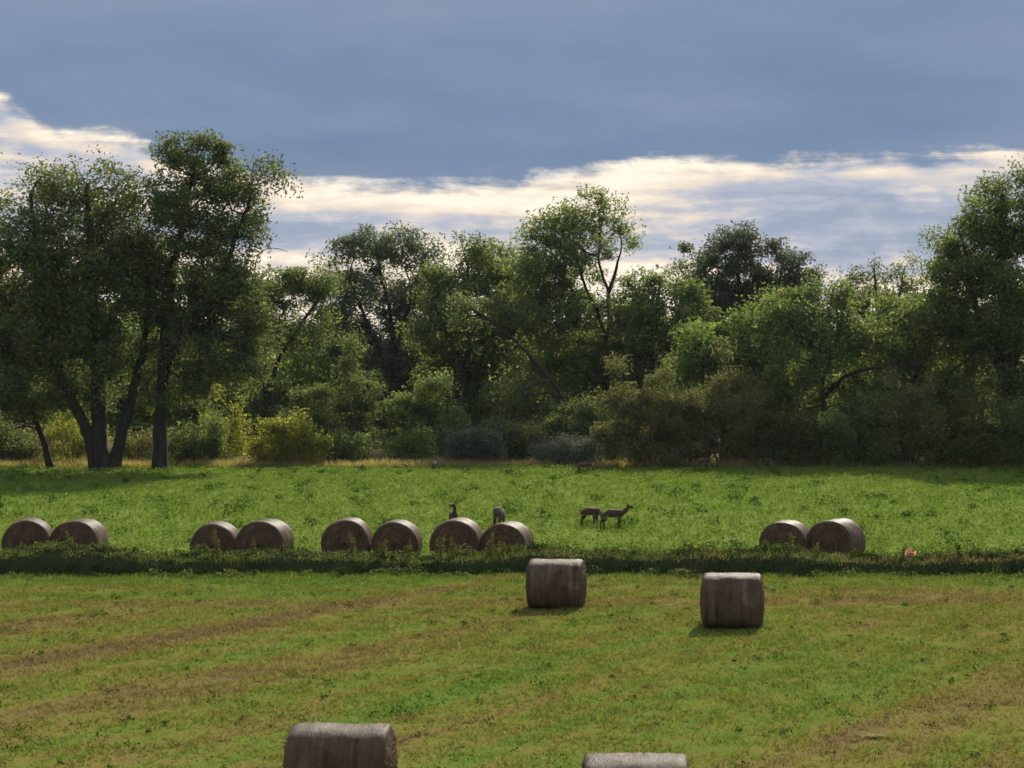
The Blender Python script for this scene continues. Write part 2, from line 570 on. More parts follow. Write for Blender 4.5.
def lattice(x, y, seed):
    """Cheap smooth value noise for clumping, 0..1."""
    rg = np.random.default_rng(seed)
    T = rg.random((64, 64))
    xi, yi = np.floor(x).astype(int), np.floor(y).astype(int)
    fx, fy = x - xi, y - yi
    fx, fy = fx * fx * (3 - 2 * fx), fy * fy * (3 - 2 * fy)
    g_ = lambda i, j: T[i % 64, j % 64]
    return (g_(xi, yi) * (1 - fx) + g_(xi + 1, yi) * fx) * (1 - fy) + (g_(xi, yi + 1) * (1 - fx) + g_(xi + 1, yi + 1) * fx) * fy


def near_grass():
    rg = np.random.default_rng(21)
    x, y = trapezoid(135000, 33.0, BANK_D, 0.25, 3.5, rg, 0.85)
    cl = lattice(x * 1.3, y * 1.3, 3) * .6 + lattice(x * 4, y * 4, 4) * .4
    k = rg.random(len(x)) < 0.35 + 0.9 * cl
    x, y, cl = x[k], y[k], cl[k]
    parts = []
    for j in range(4):
        n = len(x)
        px = x + rg.normal(0, .025, n)
        py = y + rg.normal(0, .025, n)
        pos = np.stack([px, py, und(px, py) - 0.005], 1)
        h = rg.uniform(.035, .10, n) * (0.35 + 1.3 * cl)
        parts.append(blades(pos, h, rg.uniform(.014, .026, n), rg.uniform(.4, 1.8, n), rg))
    n = 16000                                                     # uncut fringe at the foot of the bank
    px = rg.uniform(-24, 24, n)
    py = BANK_D - np.abs(rg.normal(0, 1, n)) * .8 - .05
    pos = np.stack([px, py, und(px, py)], 1)
    parts.append(blades(pos, rg.uniform(.05, .17, n), rg.uniform(.016, .03, n), rg.uniform(.2, 1.0, n), rg))
    V, L, S = join(parts)
    o = link('mown_grass', mesh_np('mown_grass', V, L, S, M_BLADE))
    tag(o, 'short mown grass and stubble covering the near field', 'grass', kind='stuff')
    # scattered broad-leaved weeds in the stubble: dark tufts
    x, y = trapezoid(420, 34.0, 70.5, 0.25, 3, rg, 0.9)
    parts = []
    for (cx, cy) in zip(x, y):
        s = rg.uniform(.05, .13) * (1.0 if rg.random() < .85 else 1.5)
        n = int(rg.integers(8, 22))
        pos = np.stack([cx + rg.normal(0, s * .8, n), cy + rg.normal(0, s * .8, n), np.abs(rg.normal(s * .5, s * .35, n)) + .01], 1)
        parts.append(leaves(pos, rg.uniform(.05, .10, n), rg.uniform(.03, .06, n), rg, .6))
    V, L, S = join(parts)
    o = link('field_weeds', mesh_np('field_weeds', V, L, S, M_WEED_SHADE))
    tag(o, 'small dark green weeds dotted through the mown field', 'weeds', kind='stuff')


DEER_AT = [(613, 91), (590.5, 93.0), (584.5, 138), (702, 141)]


def far_grass():
    rg = np.random.default_rng(22)
    x, y = trapezoid(66000, BANK_D + 1.6, EDGE_D + .5, 0.245, 6, rg, 1.0)
    cl = lattice(x * .9, y * .5, 7) * .5 + lattice(x * 2.6, y * 1.6, 8) * .5
    k = rg.random(len(x)) < 0.25 + 1.0 * cl
    x, y, cl = x[k], y[k], cl[k]
    parts = []
    for j in range(4):
        n = len(x)
        px = x + rg.normal(0, .09, n)
        py = y + rg.normal(0, .09, n)
        hh = 0.09 + 0.20 * cl
        pos = np.stack([px, py, und(px, py) * 1.5 + .02 + hh * rg.uniform(.15, 1, n)], 1)
        parts.append(leaves(pos, rg.uniform(.07, .15, n), rg.uniform(.05, .09, n), rg, .9))
    n = len(x)
    pos = np.stack([x, y, und(x, y) * 1.5], 1)
    parts.append(blades(pos, (0.10 + 0.25 * cl) * rg.uniform(.7, 1.3, n), rg.uniform(.02, .04, n), rg.uniform(.1, .6, n), rg))
    for (dx_, dd_) in DEER_AT:                                     # the crop closes round the feet of the deer
        m_ = 260
        px, py = gx(dx_, dd_) + rg.normal(0, .5, m_), dd_ - .25 + rg.normal(0, .28, m_)
        pos = np.stack([px, py, rg.uniform(.05, .32, m_)], 1)
        parts.append(leaves(pos, rg.uniform(.07, .14, m_), rg.uniform(.05, .09, m_), rg, .9))
    V, L, S = join(parts)
    o = link('green_crop', mesh_np('green_crop', V, L, S, M_ALF))
    tag(o, 'lush green leafy crop covering the field beyond the bank', 'crop', kind='stuff')
    x, y = trapezoid(340, BANK_D + 3, EDGE_D - 2, 0.245, 6, rg, 1.0)
    parts = []
    for (cx, cy) in zip(x, y):
        s = rg.uniform(.10, .26)
        n = int(rg.integers(26, 70))
        pos = np.stack([cx + rg.normal(0, s * 1.1, n), cy + rg.normal(0, s * .8, n), np.abs(rg.normal(s * 1.1, s * .6, n)) + .12], 1)
        parts.append(leaves(pos, rg.uniform(.08, .14, n), rg.uniform(.05, .09, n), rg, .4))
    V, L, S = join(parts)
    o = link('crop_tufts', mesh_np('crop_tufts', V, L, S, M_WEED_SHADE))  # dark leaf colour paints the shadow side of each tuft
    tag(o, 'taller tufts scattered through the green crop, coloured dark for their shaded sides', 'tufts', kind='stuff')


def bank_grass():
    rg = np.random.default_rng(23)
    # blades hanging over the crest, leafy growth on the face, a green fringe at the foot
    n = 52000
    x = rg.uniform(-34, 34, n)
    h, s = bank_profile(x)
    cl = lattice(x * 1.1, x * 0 + .5, 5) * .6 + lattice(x * 3.7, x * 0 + 3.5, 6) * .4
    t = rg.random(n)
    crest = t < .66
    dry = np.clip((x - 9.5) / 5.0, 0, 1) * .7 + .12 * (lattice(x * .6, x * 0 + 9.5, 9) > .6) + np.where(crest, .28, 0)  # dry on the right; the crest share paints its lit fringe pale
    yy = np.where(crest, BANK_D + s + rg.uniform(.18, 1.6, n), BANK_D + s + rg.uniform(-.28, .14, n))
    zface = np.interp(yy - BANK_D - s, [-.3, 0, .14, .22, .32, .7, 1.05, 1.3, 1.6, 1.9], [-.02, .02, .42, .80, 1.0, 1.18, 1.36, 1.44, .95, .0]) * h
    pos = np.stack([x, yy, zface - .02], 1)
    hh = np.where(crest, rg.uniform(.05, .20, n) * (.3 + 1.25 * cl), rg.uniform(.05, .14, n))
    lean = np.where(crest, rg.uniform(.1, .8, n), rg.uniform(.2, .9, n))
    az_ = np.where(rg.random(n) < .55, rg.normal(-np.pi / 2, .8, n), rg.uniform(0, 2 * np.pi, n))
    w = rg.uniform(.018, .035, n)
    dry_or_lit = rg.random(n) < dry
    g1 = blades(pos[~dry_or_lit], hh[~dry_or_lit], w[~dry_or_lit], lean[~dry_or_lit], rg, az_[~dry_or_lit])
    d1 = blades(pos[dry_or_lit], hh[dry_or_lit], w[dry_or_lit], lean[dry_or_lit], rg, az_[dry_or_lit])
    # leafy clumps
    m = 1500
    cx = rg.uniform(-34, 34, m)
    h2, s2 = bank_profile(cx)
    cy = BANK_D + s2 + np.where(rg.random(m) < .62, rg.uniform(-.2, .12, m), rg.uniform(.9, 1.6, m))
    cz = np.interp(cy - BANK_D - s2, [-.3, 0, .14, .22, .32, .7, 1.05, 1.3, 1.6, 1.9], [-.02, .02, .42, .80, 1.0, 1.18, 1.36, 1.44, .95, .0]) * h2
    k = 22
    pp = np.stack([np.repeat(cx, k) + rg.normal(0, .11, m * k), np.repeat(cy, k) + rg.normal(0, .08, m * k) - .03,
                   np.repeat(cz, k) + np.abs(rg.normal(.05, .07, m * k))], 1)
    lf = leaves(pp, rg.uniform(.06, .13, m * k), rg.uniform(.035, .065, m * k), rg, .5)  # given the darker leaf colour to paint the shade of the face
    # bulging leafy tussocks, most of them left of the right field bale
    tus = []
    for _ in range(860):
        tx = rg.uniform(-34, 34)
        if 6.4 < tx < 12.0 and rg.random() < .75:
            continue
        h3, s3 = bank_profile(np.array([tx]))
        dy = rg.uniform(-.62, -.05) if rg.random() < .42 else rg.uniform(.3, 1.5)
        tz = float(np.interp(dy, [-.3, 0, .14, .22, .32, .7, 1.05, 1.3, 1.6, 1.9], [-.02, .02, .42, .80, 1.0, 1.18, 1.36, 1.44, .95, .0]) * h3[0])
        rr = rg.uniform(.08, .17) * (1.0 if rg.random() < .75 else 1.9)
        kk = int(rr * 330)
        u_ = unit(rg.normal(0, 1, (kk, 3))) * (rg.random(kk) ** .4)[:, None]
        u_[:, 2] = np.abs(u_[:, 2])
        tus.append(np.array([tx, BANK_D + s3[0] + dy, tz - .02]) + u_ * np.array([rr * 1.5, rr, rr * 1.25]))
    tp = np.concatenate(tus)
    lf2 = leaves(tp, rg.uniform(.06, .13, len(tp)), rg.uniform(.035, .07, len(tp)), rg, .7)
    V, L, S = join([lf])
    tag(link('bank_weeds', mesh_np('bank_weeds', V, L, S, M_WEED_SHADE)), 'leafy weeds on the face of the earth bank, coloured dark for its shade', 'weeds', kind='stuff')
    V, L, S = join([g1, lf2])
    tag(link('bank_grass', mesh_np('bank_grass', V, L, S, M_BANKLEAF)), 'rank green grass and weeds growing over the earth bank', 'grass', kind='stuff')
    V, L, S = join([d1])
    tag(link('bank_dry_lit_grass', mesh_np('bank_dry_lit_grass', V, L, S, M_BANKDRY)), 'dry tan grass on the right stretch of the earth bank, and blades coloured pale for the lit crest', 'grass', kind='stuff')


def verge_grass():
    rg = np.random.default_rng(24)
    n = 60000
    x = rg.uniform(-46, 46, n)
    y = EDGE_D + np.abs(rg.normal(0, 1, n)) * 2.6 - .6
    cl = lattice(x * .45, y * .45, 12) * .6 + lattice(x * 1.7, y * 1.3, 13) * .4
    k = rg.random(n) < .2 + 1.1 * cl
    x, y, cl = x[k], y[k], cl[k]
    n = len(x)
    pos = np.stack([x, y, np.zeros(n)], 1)
    V, L = blades(pos, rg.uniform(.2, .62, n) * (.5 + cl), rg.uniform(.03, .06, n), rg.uniform(.1, .7, n), rg)
    tag(link('dry_verge_grass', mesh_np('dry_verge_grass', V, L, np.full(len(L), 3), M_TAN)), 'tall dry tan grass along the foot of the woods', 'grass', kind='stuff')


near_grass()
far_grass()
bank_grass()
verge_grass()


# ------------------------------------------------------------------ trees
def tube(pts, rad, sides=7, rg=None, rough=0.0):
    """Tapered tube through pts; returns verts, quad loops."""
    pts = np.asarray(pts, float)
    n = len(pts)
    tan = np.gradient(pts, axis=0)
    tan = unit(tan)
    ref = np.array([0.31, 0.95, 0.05])
    a = unit(np.cross(tan, ref))
    b = np.cross(tan, a)
    th = np.linspace(0, 2 * np.pi, sides, endpoint=False)
    ring = a[:, None, :] * np.cos(th)[None, :, None] + b[:, None, :] * np.sin(th)[None, :, None]
    rr = np.asarray(rad)[:, None, None]
    if rough and rg is not None:
        rr = rr * (1 + rg.normal(0, rough, (n, sides, 1)))
    V = (pts[:, None, :] + ring * rr).reshape(-1, 3)
    i = np.arange(n - 1)[:, None] * sides + np.arange(sides)[None, :]
    j = np.arange(n - 1)[:, None] * sides + (np.arange(sides)[None, :] + 1) % sides
    q = np.stack([i, j, j + sides, i + sides], -1).reshape(-1, 4)
    return V, q


def resample(pts, step):
    pts = np.asarray(pts, float)
    seg = np.linalg.norm(np.diff(pts, axis=0), axis=1)
    s = np.concatenate([[0], np.cumsum(seg)])
    n = max(3, int(s[-1] / step) + 1)
    q = np.linspace(0, s[-1], n)
    out = np.stack([np.interp(q, s, pts[:, k]) for k in range(3)], 1)
    for _ in range(2):                                            # round the corners off
        out[1:-1] = (out[:-2] + 2 * out[1:-1] + out[2:]) / 4
    return out


STATS = {'leaves': 0}


def grow_limbs(stems, targets, rg, bf=0.35):
    """Join every leaf clump to the nearest wood (short paths preferred): returns limb edges with radii."""
    nodes, plen, parent, stem = [], [], [], []
    for st in stems:
        for k, p in enumerate(st):
            if k < len(st) * 0.3 and len(st) > 4:
                continue
            nodes.append(p)
            plen.append(k * 0.25)
            parent.append(-1)
            stem.append(True)
    N0 = len(nodes)
    base = np.array(nodes)
    dmin = np.array([np.min(np.linalg.norm(base - t, axis=1)) for t in targets])
    A = np.zeros((N0 + len(targets) * 14, 3))
    Lp = np.full(len(A), 1e9)
    A[:N0] = base
    Lp[:N0] = plen
    par = -np.ones(len(A), int)
    cnt = np.zeros(len(A), int)
    n = N0
    for i in np.argsort(dmin):
        t = targets[i]
        dv = t - A[:n]
        dd = np.linalg.norm(dv, axis=1)
        cost = dd + bf * Lp[:n] + 0.5 * np.maximum(0, -dv[:, 2])
        j = int(np.argmin(cost))
        steps = min(12, max(1, int(dd[j] / 0.9)))
        prev = j
        p0 = A[j].copy()
        wob = rg.normal(0, 0.07 * dd[j], 3)
        for s in range(1, steps + 1):
            f = s / steps
            p = p0 + (t - p0) * f + wob * math.sin(math.pi * f) + np.array([0, 0, 0.10 * dd[j] * math.sin(math.pi * f)])
            A[n] = p
            par[n] = prev
            Lp[n] = Lp[prev] + np.linalg.norm(p - A[prev])
            prev = n
            n += 1
        k = prev
        while k >= N0:
            cnt[k] += 1
            k = par[k]
    return A[:n], par[:n], cnt[:n], N0


def make_tree(name, label, cat, base_px, d, stems, lobes, kind, cover=2.6, leaf=0.26, group=None, seed=0, trunk_r=0.3,
              bark=None, clump=0.50, depth=1.0, ground_z=0.0, limb_k=0.020, bare=()):
    """stems: lists of (px, py, depth offset); lobes: (px, py, rx, ry[, cover factor[, depth offset]]) in photo pixels at distance d."""
    rg = np.random.default_rng(1000 + seed)
    leaf *= .96
    cover *= 1.0
    k = d / F
    base = np.array([gx(base_px, d), d, ground_z])
    root = empty(name, tuple(base), label, cat, group)
    bark = bark or M_BARK
    stem_pts, parts = [], []
    for si, st in enumerate(stems):
        pts = []
        for (px, py, off) in st:
            q = P(px, py, d)
            q[1] += off
            pts.append(q)
        if si == 0 or st[0][1] > 435:
            pts[0][2] = min(pts[0][2], ground_z) - 0.12
        rs = resample(np.array(pts) - base, 0.55)
        if len(rs) > 4:
            rs[1:-1] += rg.normal(0, 0.04, (len(rs) - 2, 3))
        stem_pts.append(rs)
        r0 = trunk_r * (1.0 if si == 0 else 0.72)
        f = np.linspace(0, 1, len(rs))
        rad = r0 * (1 - 0.72 * f) + (0.35 * r0 * np.exp(-f * 14) if st[0][1] > 435 else 0)
        parts.append(tube(rs, rad, 9, rg, 0.05))
    # leaf clumps
    W_ = np.mean([l[2] for l in lobes]) * k
    cents, tg, LP, LS = [], [], [], []
    for lb in lobes:
        px, py, rx, ry = lb[:4]
        cf = lb[4] if len(lb) > 4 else 1.0
        off = lb[5] if len(lb) > 5 else rg.uniform(-.7, .7) * W_ * depth
        c = P(px, py, d) - base
        c[1] += off
        rx_, rz_ = rx * k, ry * k
        ry_ = 0.5 * (rx_ + rz_) * depth
        area = math.pi * rx_ * rz_
        larea = leaf * leaf * 0.62 * 0.5 * 0.52
        nl = int(cover * cf * area / larea)
        ncl = max(6, int(area * 2.0 * depth))
        u = unit(rg.normal(0, 1, (ncl, 3))) * (rg.random(ncl) ** 0.42)[:, None]
        wisp = rg.random(ncl) < .16                                # stray sprays beyond the main mass, mostly upward
        u[wisp] *= rg.uniform(1.05, 1.4, (int(wisp.sum()), 1))
        u[wisp, 2] = np.abs(u[wisp, 2])
        cc = c + u * np.array([rx_, ry_, rz_])
        lowest = 0.25
        cc[:, 2] = np.maximum(cc[:, 2], lowest + rg.random(ncl) * .3)
        wts = rg.uniform(.1, 1.0, ncl) ** 1.15 + .05
        wts[wisp] *= .35
        per = (nl * wts / wts.sum()).astype(int)
        idx = np.repeat(np.arange(ncl), per)
        m = len(idx)
        sg = clump * rg.uniform(.6, 1.35, ncl)[idx]
        pos = cc[idx] + np.clip(rg.normal(0, 1, (m, 3)), -1.7, 1.7) * sg[:, None] * np.array([1, 1, .72])
        pos[:, 2] = np.maximum(pos[:, 2], 0.06)
        LP.append(pos)
        sel = rg.random(ncl) < 0.65
        tg.append(cc[sel])
    pos = np.concatenate(LP)
    m = len(pos)
    STATS['leaves'] += m
    V, L = tri_leaves(pos, leaf * rg.uniform(.6, 1.45, m), leaf * .66 * rg.uniform(.7, 1.3, m), rg, .35)
    crown = link('crown', mesh_np('crown', V, L, np.full(m, 3), LEAF[kind]), root)
    tg = np.concatenate(tg)
    if len(tg) > 300:
        tg = tg[rg.choice(len(tg), 300, replace=False)]
    A, par, cnt, N0 = grow_limbs(stem_pts, tg, rg)
    if len(A) > N0:
        idx = np.arange(N0, len(A))
        p1, p0 = A[idx], A[par[idx]]
        r1 = np.minimum(limb_k * cnt[idx] ** 0.52, trunk_r * .5)
        pr = np.where(par[idx] >= N0, np.minimum(limb_k * np.maximum(cnt[par[idx]], 1) ** 0.52, r1 * 1.5), r1 * 1.25)
        t = unit(p1 - p0)
        a = unit(np.cross(t, np.array([0.3, 0.9, 0.1])))
        b = np.cross(t, a)
        sd_ = 5
        th = np.linspace(0, 2 * np.pi, sd_, endpoint=False)
        ring = a[:, None] * np.cos(th)[None, :, None] + b[:, None] * np.sin(th)[None, :, None]
        V0 = p0[:, None] + ring * pr[:, None, None]
        V1 = p1[:, None] + ring * r1[:, None, None]
        VV = np.concatenate([V0, V1], 1).reshape(-1, 3)
        o_ = np.arange(len(idx))[:, None] * (2 * sd_)
        q = np.stack([o_ + np.arange(sd_), o_ + (np.arange(sd_) + 1) % sd_, o_ + sd_ + (np.arange(sd_) + 1) % sd_, o_ + sd_ + np.arange(sd_)], -1).reshape(-1, 4)
        parts.append((VV, q))
    V, L, S = join(parts)
    link('trunk', mesh_np('trunk', V, L, S, bark, True), root)
    for st in bare:                                               # dead bare branches that stick out
        pts = []
        for (px, py, off) in st:
            q = P(px, py, d)
            q[1] += off
            pts.append(q)
        rs = resample(np.array(pts) - base, 0.4)
        v, l = tube(rs, np.linspace(.06, .02, len(rs)), 6)
        link('bare_branch', mesh_np('bare_branch', v, l, np.full(len(l), 4), bark, True), root)
    return root


def skirt(px, d, w, top, rg):
    by = HY + CAMH * F / d
    out = []
    for f in (.18, .45, .75):
        y_ = by - (by - top) * f
        for k in (-.6, 0, .6):
            out.append((px + k * w + rg.uniform(-8, 8), y_, w * .48, (by - top) * .2, .75))
    return out


D0 = dist(470.3)
NT_ = 0


def T(*a, **k):
    global NT_
    NT_ += 1
    k.setdefault('seed', NT_)
    return make_tree(*a, **k)


TG = 'trees of the wood behind the fields'
# --- left foreground cottonwoods
T('cottonwood_tree', 'big dark cottonwood forking into three stems at the left of the wood', 'tree', 105, D0,
  [[(104, 471, 0), (99, 450, 0), (98, 400, 0), (96, 340, .3), (90, 280, .5), (88, 220, .5), (86, 185, .3)],
   [(96, 466, 0), (88, 430, 0), (74, 405, -.4), (58, 360, -1), (46, 300, -1), (40, 240, -1.2), (34, 195, -1)],
   [(114, 468, 0), (118, 440, .3), (128, 410, .6), (138, 360, 1.2), (146, 310, 1.5), (140, 250, 1.8)]],
  [(34, 206, 42, 40, .40), (24, 250, 48, 44, .62), (84, 190, 40, 38, .42), (92, 235, 46, 44, .66), (130, 225, 36, 44, .42), (58, 185, 28, 26, .25), (114, 185, 28, 26, .25), (48, 300, 46, 42, 1), (100, 300, 44, 44, 1.0),
   (138, 285, 32, 40, .75), (22, 345, 40, 34, 1.1), (70, 355, 46, 36, 1.3), (112, 350, 26, 30, .9), (-10, 300, 36, 50, .9), (50, 392, 36, 20, .9), (62, 262, 40, 34, .8), (112, 262, 34, 34, .8), (60, 325, 50, 34, 1.0), (5, 385, 34, 24, .9), (92, 385, 30, 20, .8)],
  'dark', cover=3.0, leaf=.25, trunk_r=.55, group=TG)
T('cottonwood_tree', 'tallest cottonwood, straight trunk and narrow top rising above the left trees', 'tree', 160, D0,
  [[(160, 471, 0), (160, 430, 0), (162, 380, .2), (164, 330, .3), (172, 270, .4), (184, 215, .4), (194, 165, .2)],
   [(163, 372, .2), (176, 345, -.3), (196, 325, -.8), (222, 290, -1.2), (236, 245, -1.4), (252, 200, -1.2)]],
  [(196, 158, 34, 24, .85), (172, 150, 18, 16, .5), (212, 182, 28, 28, .9), (184, 205, 36, 34, .75), (158, 215, 32, 40, .35), (264, 184, 22, 28, .40), (250, 215, 32, 32, .48), (226, 248, 38, 38, .55), (150, 255, 30, 34, .5), (232, 200, 26, 24, .3),
   (196, 255, 34, 32, .55), (240, 290, 30, 30, .9), (200, 310, 44, 34, .95), (250, 330, 32, 24, .9), (166, 320, 30, 40, .75), (215, 352, 44, 22, .9), (190, 385, 40, 18, .6), (170, 365, 36, 24, .8), (215, 285, 34, 28, .8), (150, 275, 26, 34, .6), (235, 365, 36, 24, .8), (158, 395, 30, 18, .7)],
  'dark', cover=3.0, leaf=.25, trunk_r=.46, group=TG)
T('leaning_tree', 'small tree leaning left beside the three-stemmed cottonwood', 'tree', 52, dist(468.5),
  [[(52, 469, 0), (44, 445, 0), (34, 415, .2), (22, 380, .3), (12, 345, .3)]],
  [(18, 395, 30, 26), (4, 350, 34, 34), (-20, 380, 30, 34), (38, 405, 22, 18, .7), (0, 430, 22, 14, .8)],
  'dark', cover=2.4, leaf=.22, trunk_r=.24, group=TG)
# --- second row
T('forked_tree', 'slender forked tree standing behind the yellow shrubs', 'tree', 266, 174,
  [[(266, 457, 0), (266, 420, 0), (267, 395, 0), (278, 360, .2), (296, 330, .4), (318, 300, .4), (330, 280, .4)],
   [(267, 395, 0), (258, 372, -.3), (252, 350, -.5), (246, 310, -.6), (250, 285, -.6)]],
  [(248, 300, 32, 30, 1), (285, 285, 34, 26, 1), (318, 295, 30, 26, .9), (268, 325, 40, 24, .9), (232, 340, 30, 26, .8), (310, 335, 30, 20, .7), (215, 385, 32, 30, .7)] + skirt(266, 174, 40, 370, random),
  'green', cover=2.3, leaf=.26, trunk_r=.26, group=TG, bare=[[(256, 290, 0), (254, 268, 0), (260, 250, 0), (275, 247, 0), (288, 252, 0)]])
T('ash_tree', 'rounded grey-green tree against the sky between the tall left and centre trees', 'tree', 385, 194,
  [[(388, 447, 0), (390, 400, 0), (394, 350, 0), (390, 310, 0), (380, 270, 0), (376, 245, 0)], [(394, 360, 0), (404, 320, .5), (414, 280, .8)], [(392, 380, 0), (370, 330, -.6), (350, 280, -.8)]],
  [(340, 262, 24, 24, .75), (364, 248, 26, 20, .85), (395, 250, 28, 22, .85), (424, 258, 20, 20, .6), (345, 300, 32, 32, .8), (385, 295, 40, 34, .7), (420, 300, 34, 34, .9), (370, 345, 44, 32, .8), (415, 350, 36, 34, .9), (330, 345, 30, 30, .9)] + skirt(385, 194, 46, 340, random),
  'blue', cover=2.5, leaf=.27, trunk_r=.34, group=TG)
T('willow_tree', 'broad green tree left of the tall thin-topped centre tree', 'tree', 470, 182,
  [[(478, 454, 0), (476, 400, 0), (470, 350, 0), (466, 300, 0), (468, 262, 0)], [(474, 390, 0), (450, 340, -.6), (432, 300, -.8)], [(474, 375, 0), (500, 320, .6), (512, 275, .6)]],
  [(444, 290, 28, 30, .9), (470, 258, 24, 20, .6), (492, 258, 26, 20, .7), (478, 295, 38, 30, 1), (440, 335, 34, 34, 1), (512, 285, 34, 36, 1), (490, 345, 44, 36, 1), (455, 375, 40, 26, .9), (526, 335, 34, 34, .9)] + skirt(470, 182, 46, 350, random),
  'green', cover=2.7, leaf=.27, trunk_r=.36, group=TG)
T('tall_tree', 'tall centre tree with a thin golden-edged top and forked bare stems', 'tree', 608, 172,
  [[(610, 460, 0), (609, 420, 0), (606, 370, 0), (606, 340, 0), (598, 312, 0), (584, 285, 0), (574, 250, 0), (572, 220, 0)],
   [(606, 342, 0), (611, 315, .3), (609, 290, .4), (598, 265, .4), (600, 240, .4), (604, 212, .4)], [(609, 292, .4), (616, 268, .5), (622, 245, .5)]],
  [(572, 222, 28, 20, .6), (600, 208, 26, 16, .5), (588, 228, 34, 22, .3), (545, 232, 24, 18, .75), (624, 234, 15, 18, .45), (555, 255, 38, 24, 1), (596, 245, 26, 18, .45), (536, 280, 38, 30, 1.1), (575, 290, 34, 28, .8), (560, 320, 40, 28, 1),
   (610, 325, 26, 30, .8), (585, 355, 40, 34, 1.1), (628, 360, 30, 32, 1), (545, 365, 36, 30, .9)] + skirt(608, 172, 46, 360, random),
  'green', cover=2.7, leaf=.25, trunk_r=.24, group=TG)
T('leaning_cottonwood', 'old cottonwood whose long bare trunk leans far to the left in the centre', 'tree', 588, 169,
  [[(590, 462, 0), (582, 432, -.3), (566, 400, -.8), (545, 372, -1.2), (520, 345, -1.5), (498, 326, -1.7), (470, 308, -1.8)]],
  [(470, 312, 30, 18, .6), (505, 310, 34, 20, .7), (520, 395, 40, 26, .6), (560, 425, 40, 30, .7), (540, 440, 40, 22, .8)],
  'dark', cover=2.0, leaf=.25, trunk_r=.25, group=TG, bark=M_BARKPALE, bare=[[(548, 408, -1), (520, 406, -1), (488, 403, -1)], [(500, 408, -1), (506, 420, -1.2), (512, 428, -1.4)]])
T('box_elder_tree', 'full green tree right of the tall thin-topped centre tree', 'tree', 655, 170,
  [[(655, 457, 0), (655, 400, 0), (652, 350, 0), (655, 310, 0), (660, 285, 0)], [(654, 385, 0), (676, 340, .5), (686, 310, .5)], [(655, 390, 0), (636, 345, -.6), (630, 315, -.6)]],
  [(640, 290, 22, 18, .7), (668, 285, 26, 18, .8), (690, 305, 24, 24, 1), (640, 320, 34, 30, 1.1), (670, 335, 36, 32, 1.1), (640, 370, 36, 32, 1.1), (690, 350, 30, 34, 1)] + skirt(655, 170, 42, 360, random),
  'green', cover=2.9, leaf=.27, trunk_r=.32, group=TG)
T('dark_cottonwood', 'dark blue-green crown rising behind the right centre of the wood', 'tree', 742, 196,
  [[(742, 442, 0), (742, 390, 0), (740, 330, 0), (738, 285, 0), (738, 255, 0)], [(741, 360, 0), (712, 300, -.6), (700, 262, -.6)], [(741, 350, 0), (775, 300, .8), (784, 262, .8)]],
  [(696, 262, 22, 22, .7), (722, 252, 24, 22, .8), (752, 248, 24, 20, .65), (782, 256, 24, 20, .65), (806, 275, 18, 18, .7), (720, 285, 36, 24, 1.3), (765, 285, 36, 24, 1.2), (735, 312, 50, 20, 1.4), (790, 300, 30, 20, 1.1), (700, 310, 26, 24, 1)] + skirt(742, 196, 50, 320, random),
  'blue', cover=2.8, leaf=.29, trunk_r=.42, group=TG)
T('bright_tree', 'fresh bright-green tree in front of the dark blue-green crown', 'tree', 722, 156,
  [[(724, 462, 0), (724, 420, 0), (726, 380, 0), (738, 345, 0), (752, 315, 0)], [(725, 390, 0), (706, 365, -.5), (692, 345, -.6)]],
  [(690, 352, 24, 26, .9), (715, 350, 30, 26, 1), (745, 330, 28, 24, 1), (768, 312, 24, 22, .9), (735, 375, 40, 30, 1.1), (690, 385, 34, 24, 1), (770, 350, 32, 30, 1), (760, 385, 40, 30, 1)],
  'bright', cover=2.8, leaf=.25, trunk_r=.28, group=TG)
T('spreading_tree', 'spreading green tree with one long level branch in the right half', 'tree', 826, 151,
  [[(826, 464, 0), (826, 430, 0), (824, 395, 0), (816, 355, 0), (806, 320, 0), (800, 295, 0)], [(824, 398, 0), (836, 380, -1.0), (856, 370, -2.0), (884, 366, -2.4), (915, 365, -2.4)], [(822, 380, 0), (838, 340, .6), (846, 305, .6)]],
  [(796, 296, 30, 20, .8), (830, 300, 26, 22, .8), (790, 325, 34, 28, 1), (830, 335, 36, 30, 1), (800, 370, 40, 34, 1.1), (850, 345, 26, 28, .7), (855, 400, 40, 28, .8), (780, 405, 36, 26, .9), (880, 340, 26, 24, .7)] + skirt(826, 151, 50, 400, random),
  'green', cover=2.7, leaf=.25, trunk_r=.25, group=TG)
T('sparse_tree', 'thin-leaved far tree with bare twigs against the bright cloud', 'tree', 880, 188,
  [[(880, 445, 0), (880, 390, 0), (878, 330, 0), (876, 290, 0), (874, 268, 0)], [(879, 350, 0), (900, 300, .5), (906, 268, .5)], [(879, 345, 0), (855, 305, -.5), (848, 275, -.5)]],
  [(852, 282, 18, 16, .4), (875, 272, 18, 14, .3), (905, 272, 20, 16, .4), (880, 300, 36, 20, .7), (850, 310, 26, 20, .7), (912, 300, 24, 20, .8), (880, 340, 44, 30, 1)] + skirt(880, 188, 50, 350, random),
  'dark', cover=2.2, leaf=.26, trunk_r=.28, group=TG)
T('hackberry_tree', 'dense mid-green tree between the level branch and the right edge tree', 'tree', 905, 155,
  [[(905, 462, 0), (905, 420, 0), (903, 370, 0), (898, 330, 0), (896, 300, 0)], [(904, 400, 0), (926, 360, .4), (936, 325, .4)]],
  [(892, 310, 24, 20, .7), (920, 320, 26, 24, 1), (895, 345, 34, 28, 1), (925, 360, 34, 30, 1.1), (895, 390, 38, 28, 1), (930, 400, 34, 28, 1), (868, 375, 26, 26, .7)] + skirt(905, 155, 42, 400, random),
  'green', cover=2.8, leaf=.25, trunk_r=.3, group=TG)
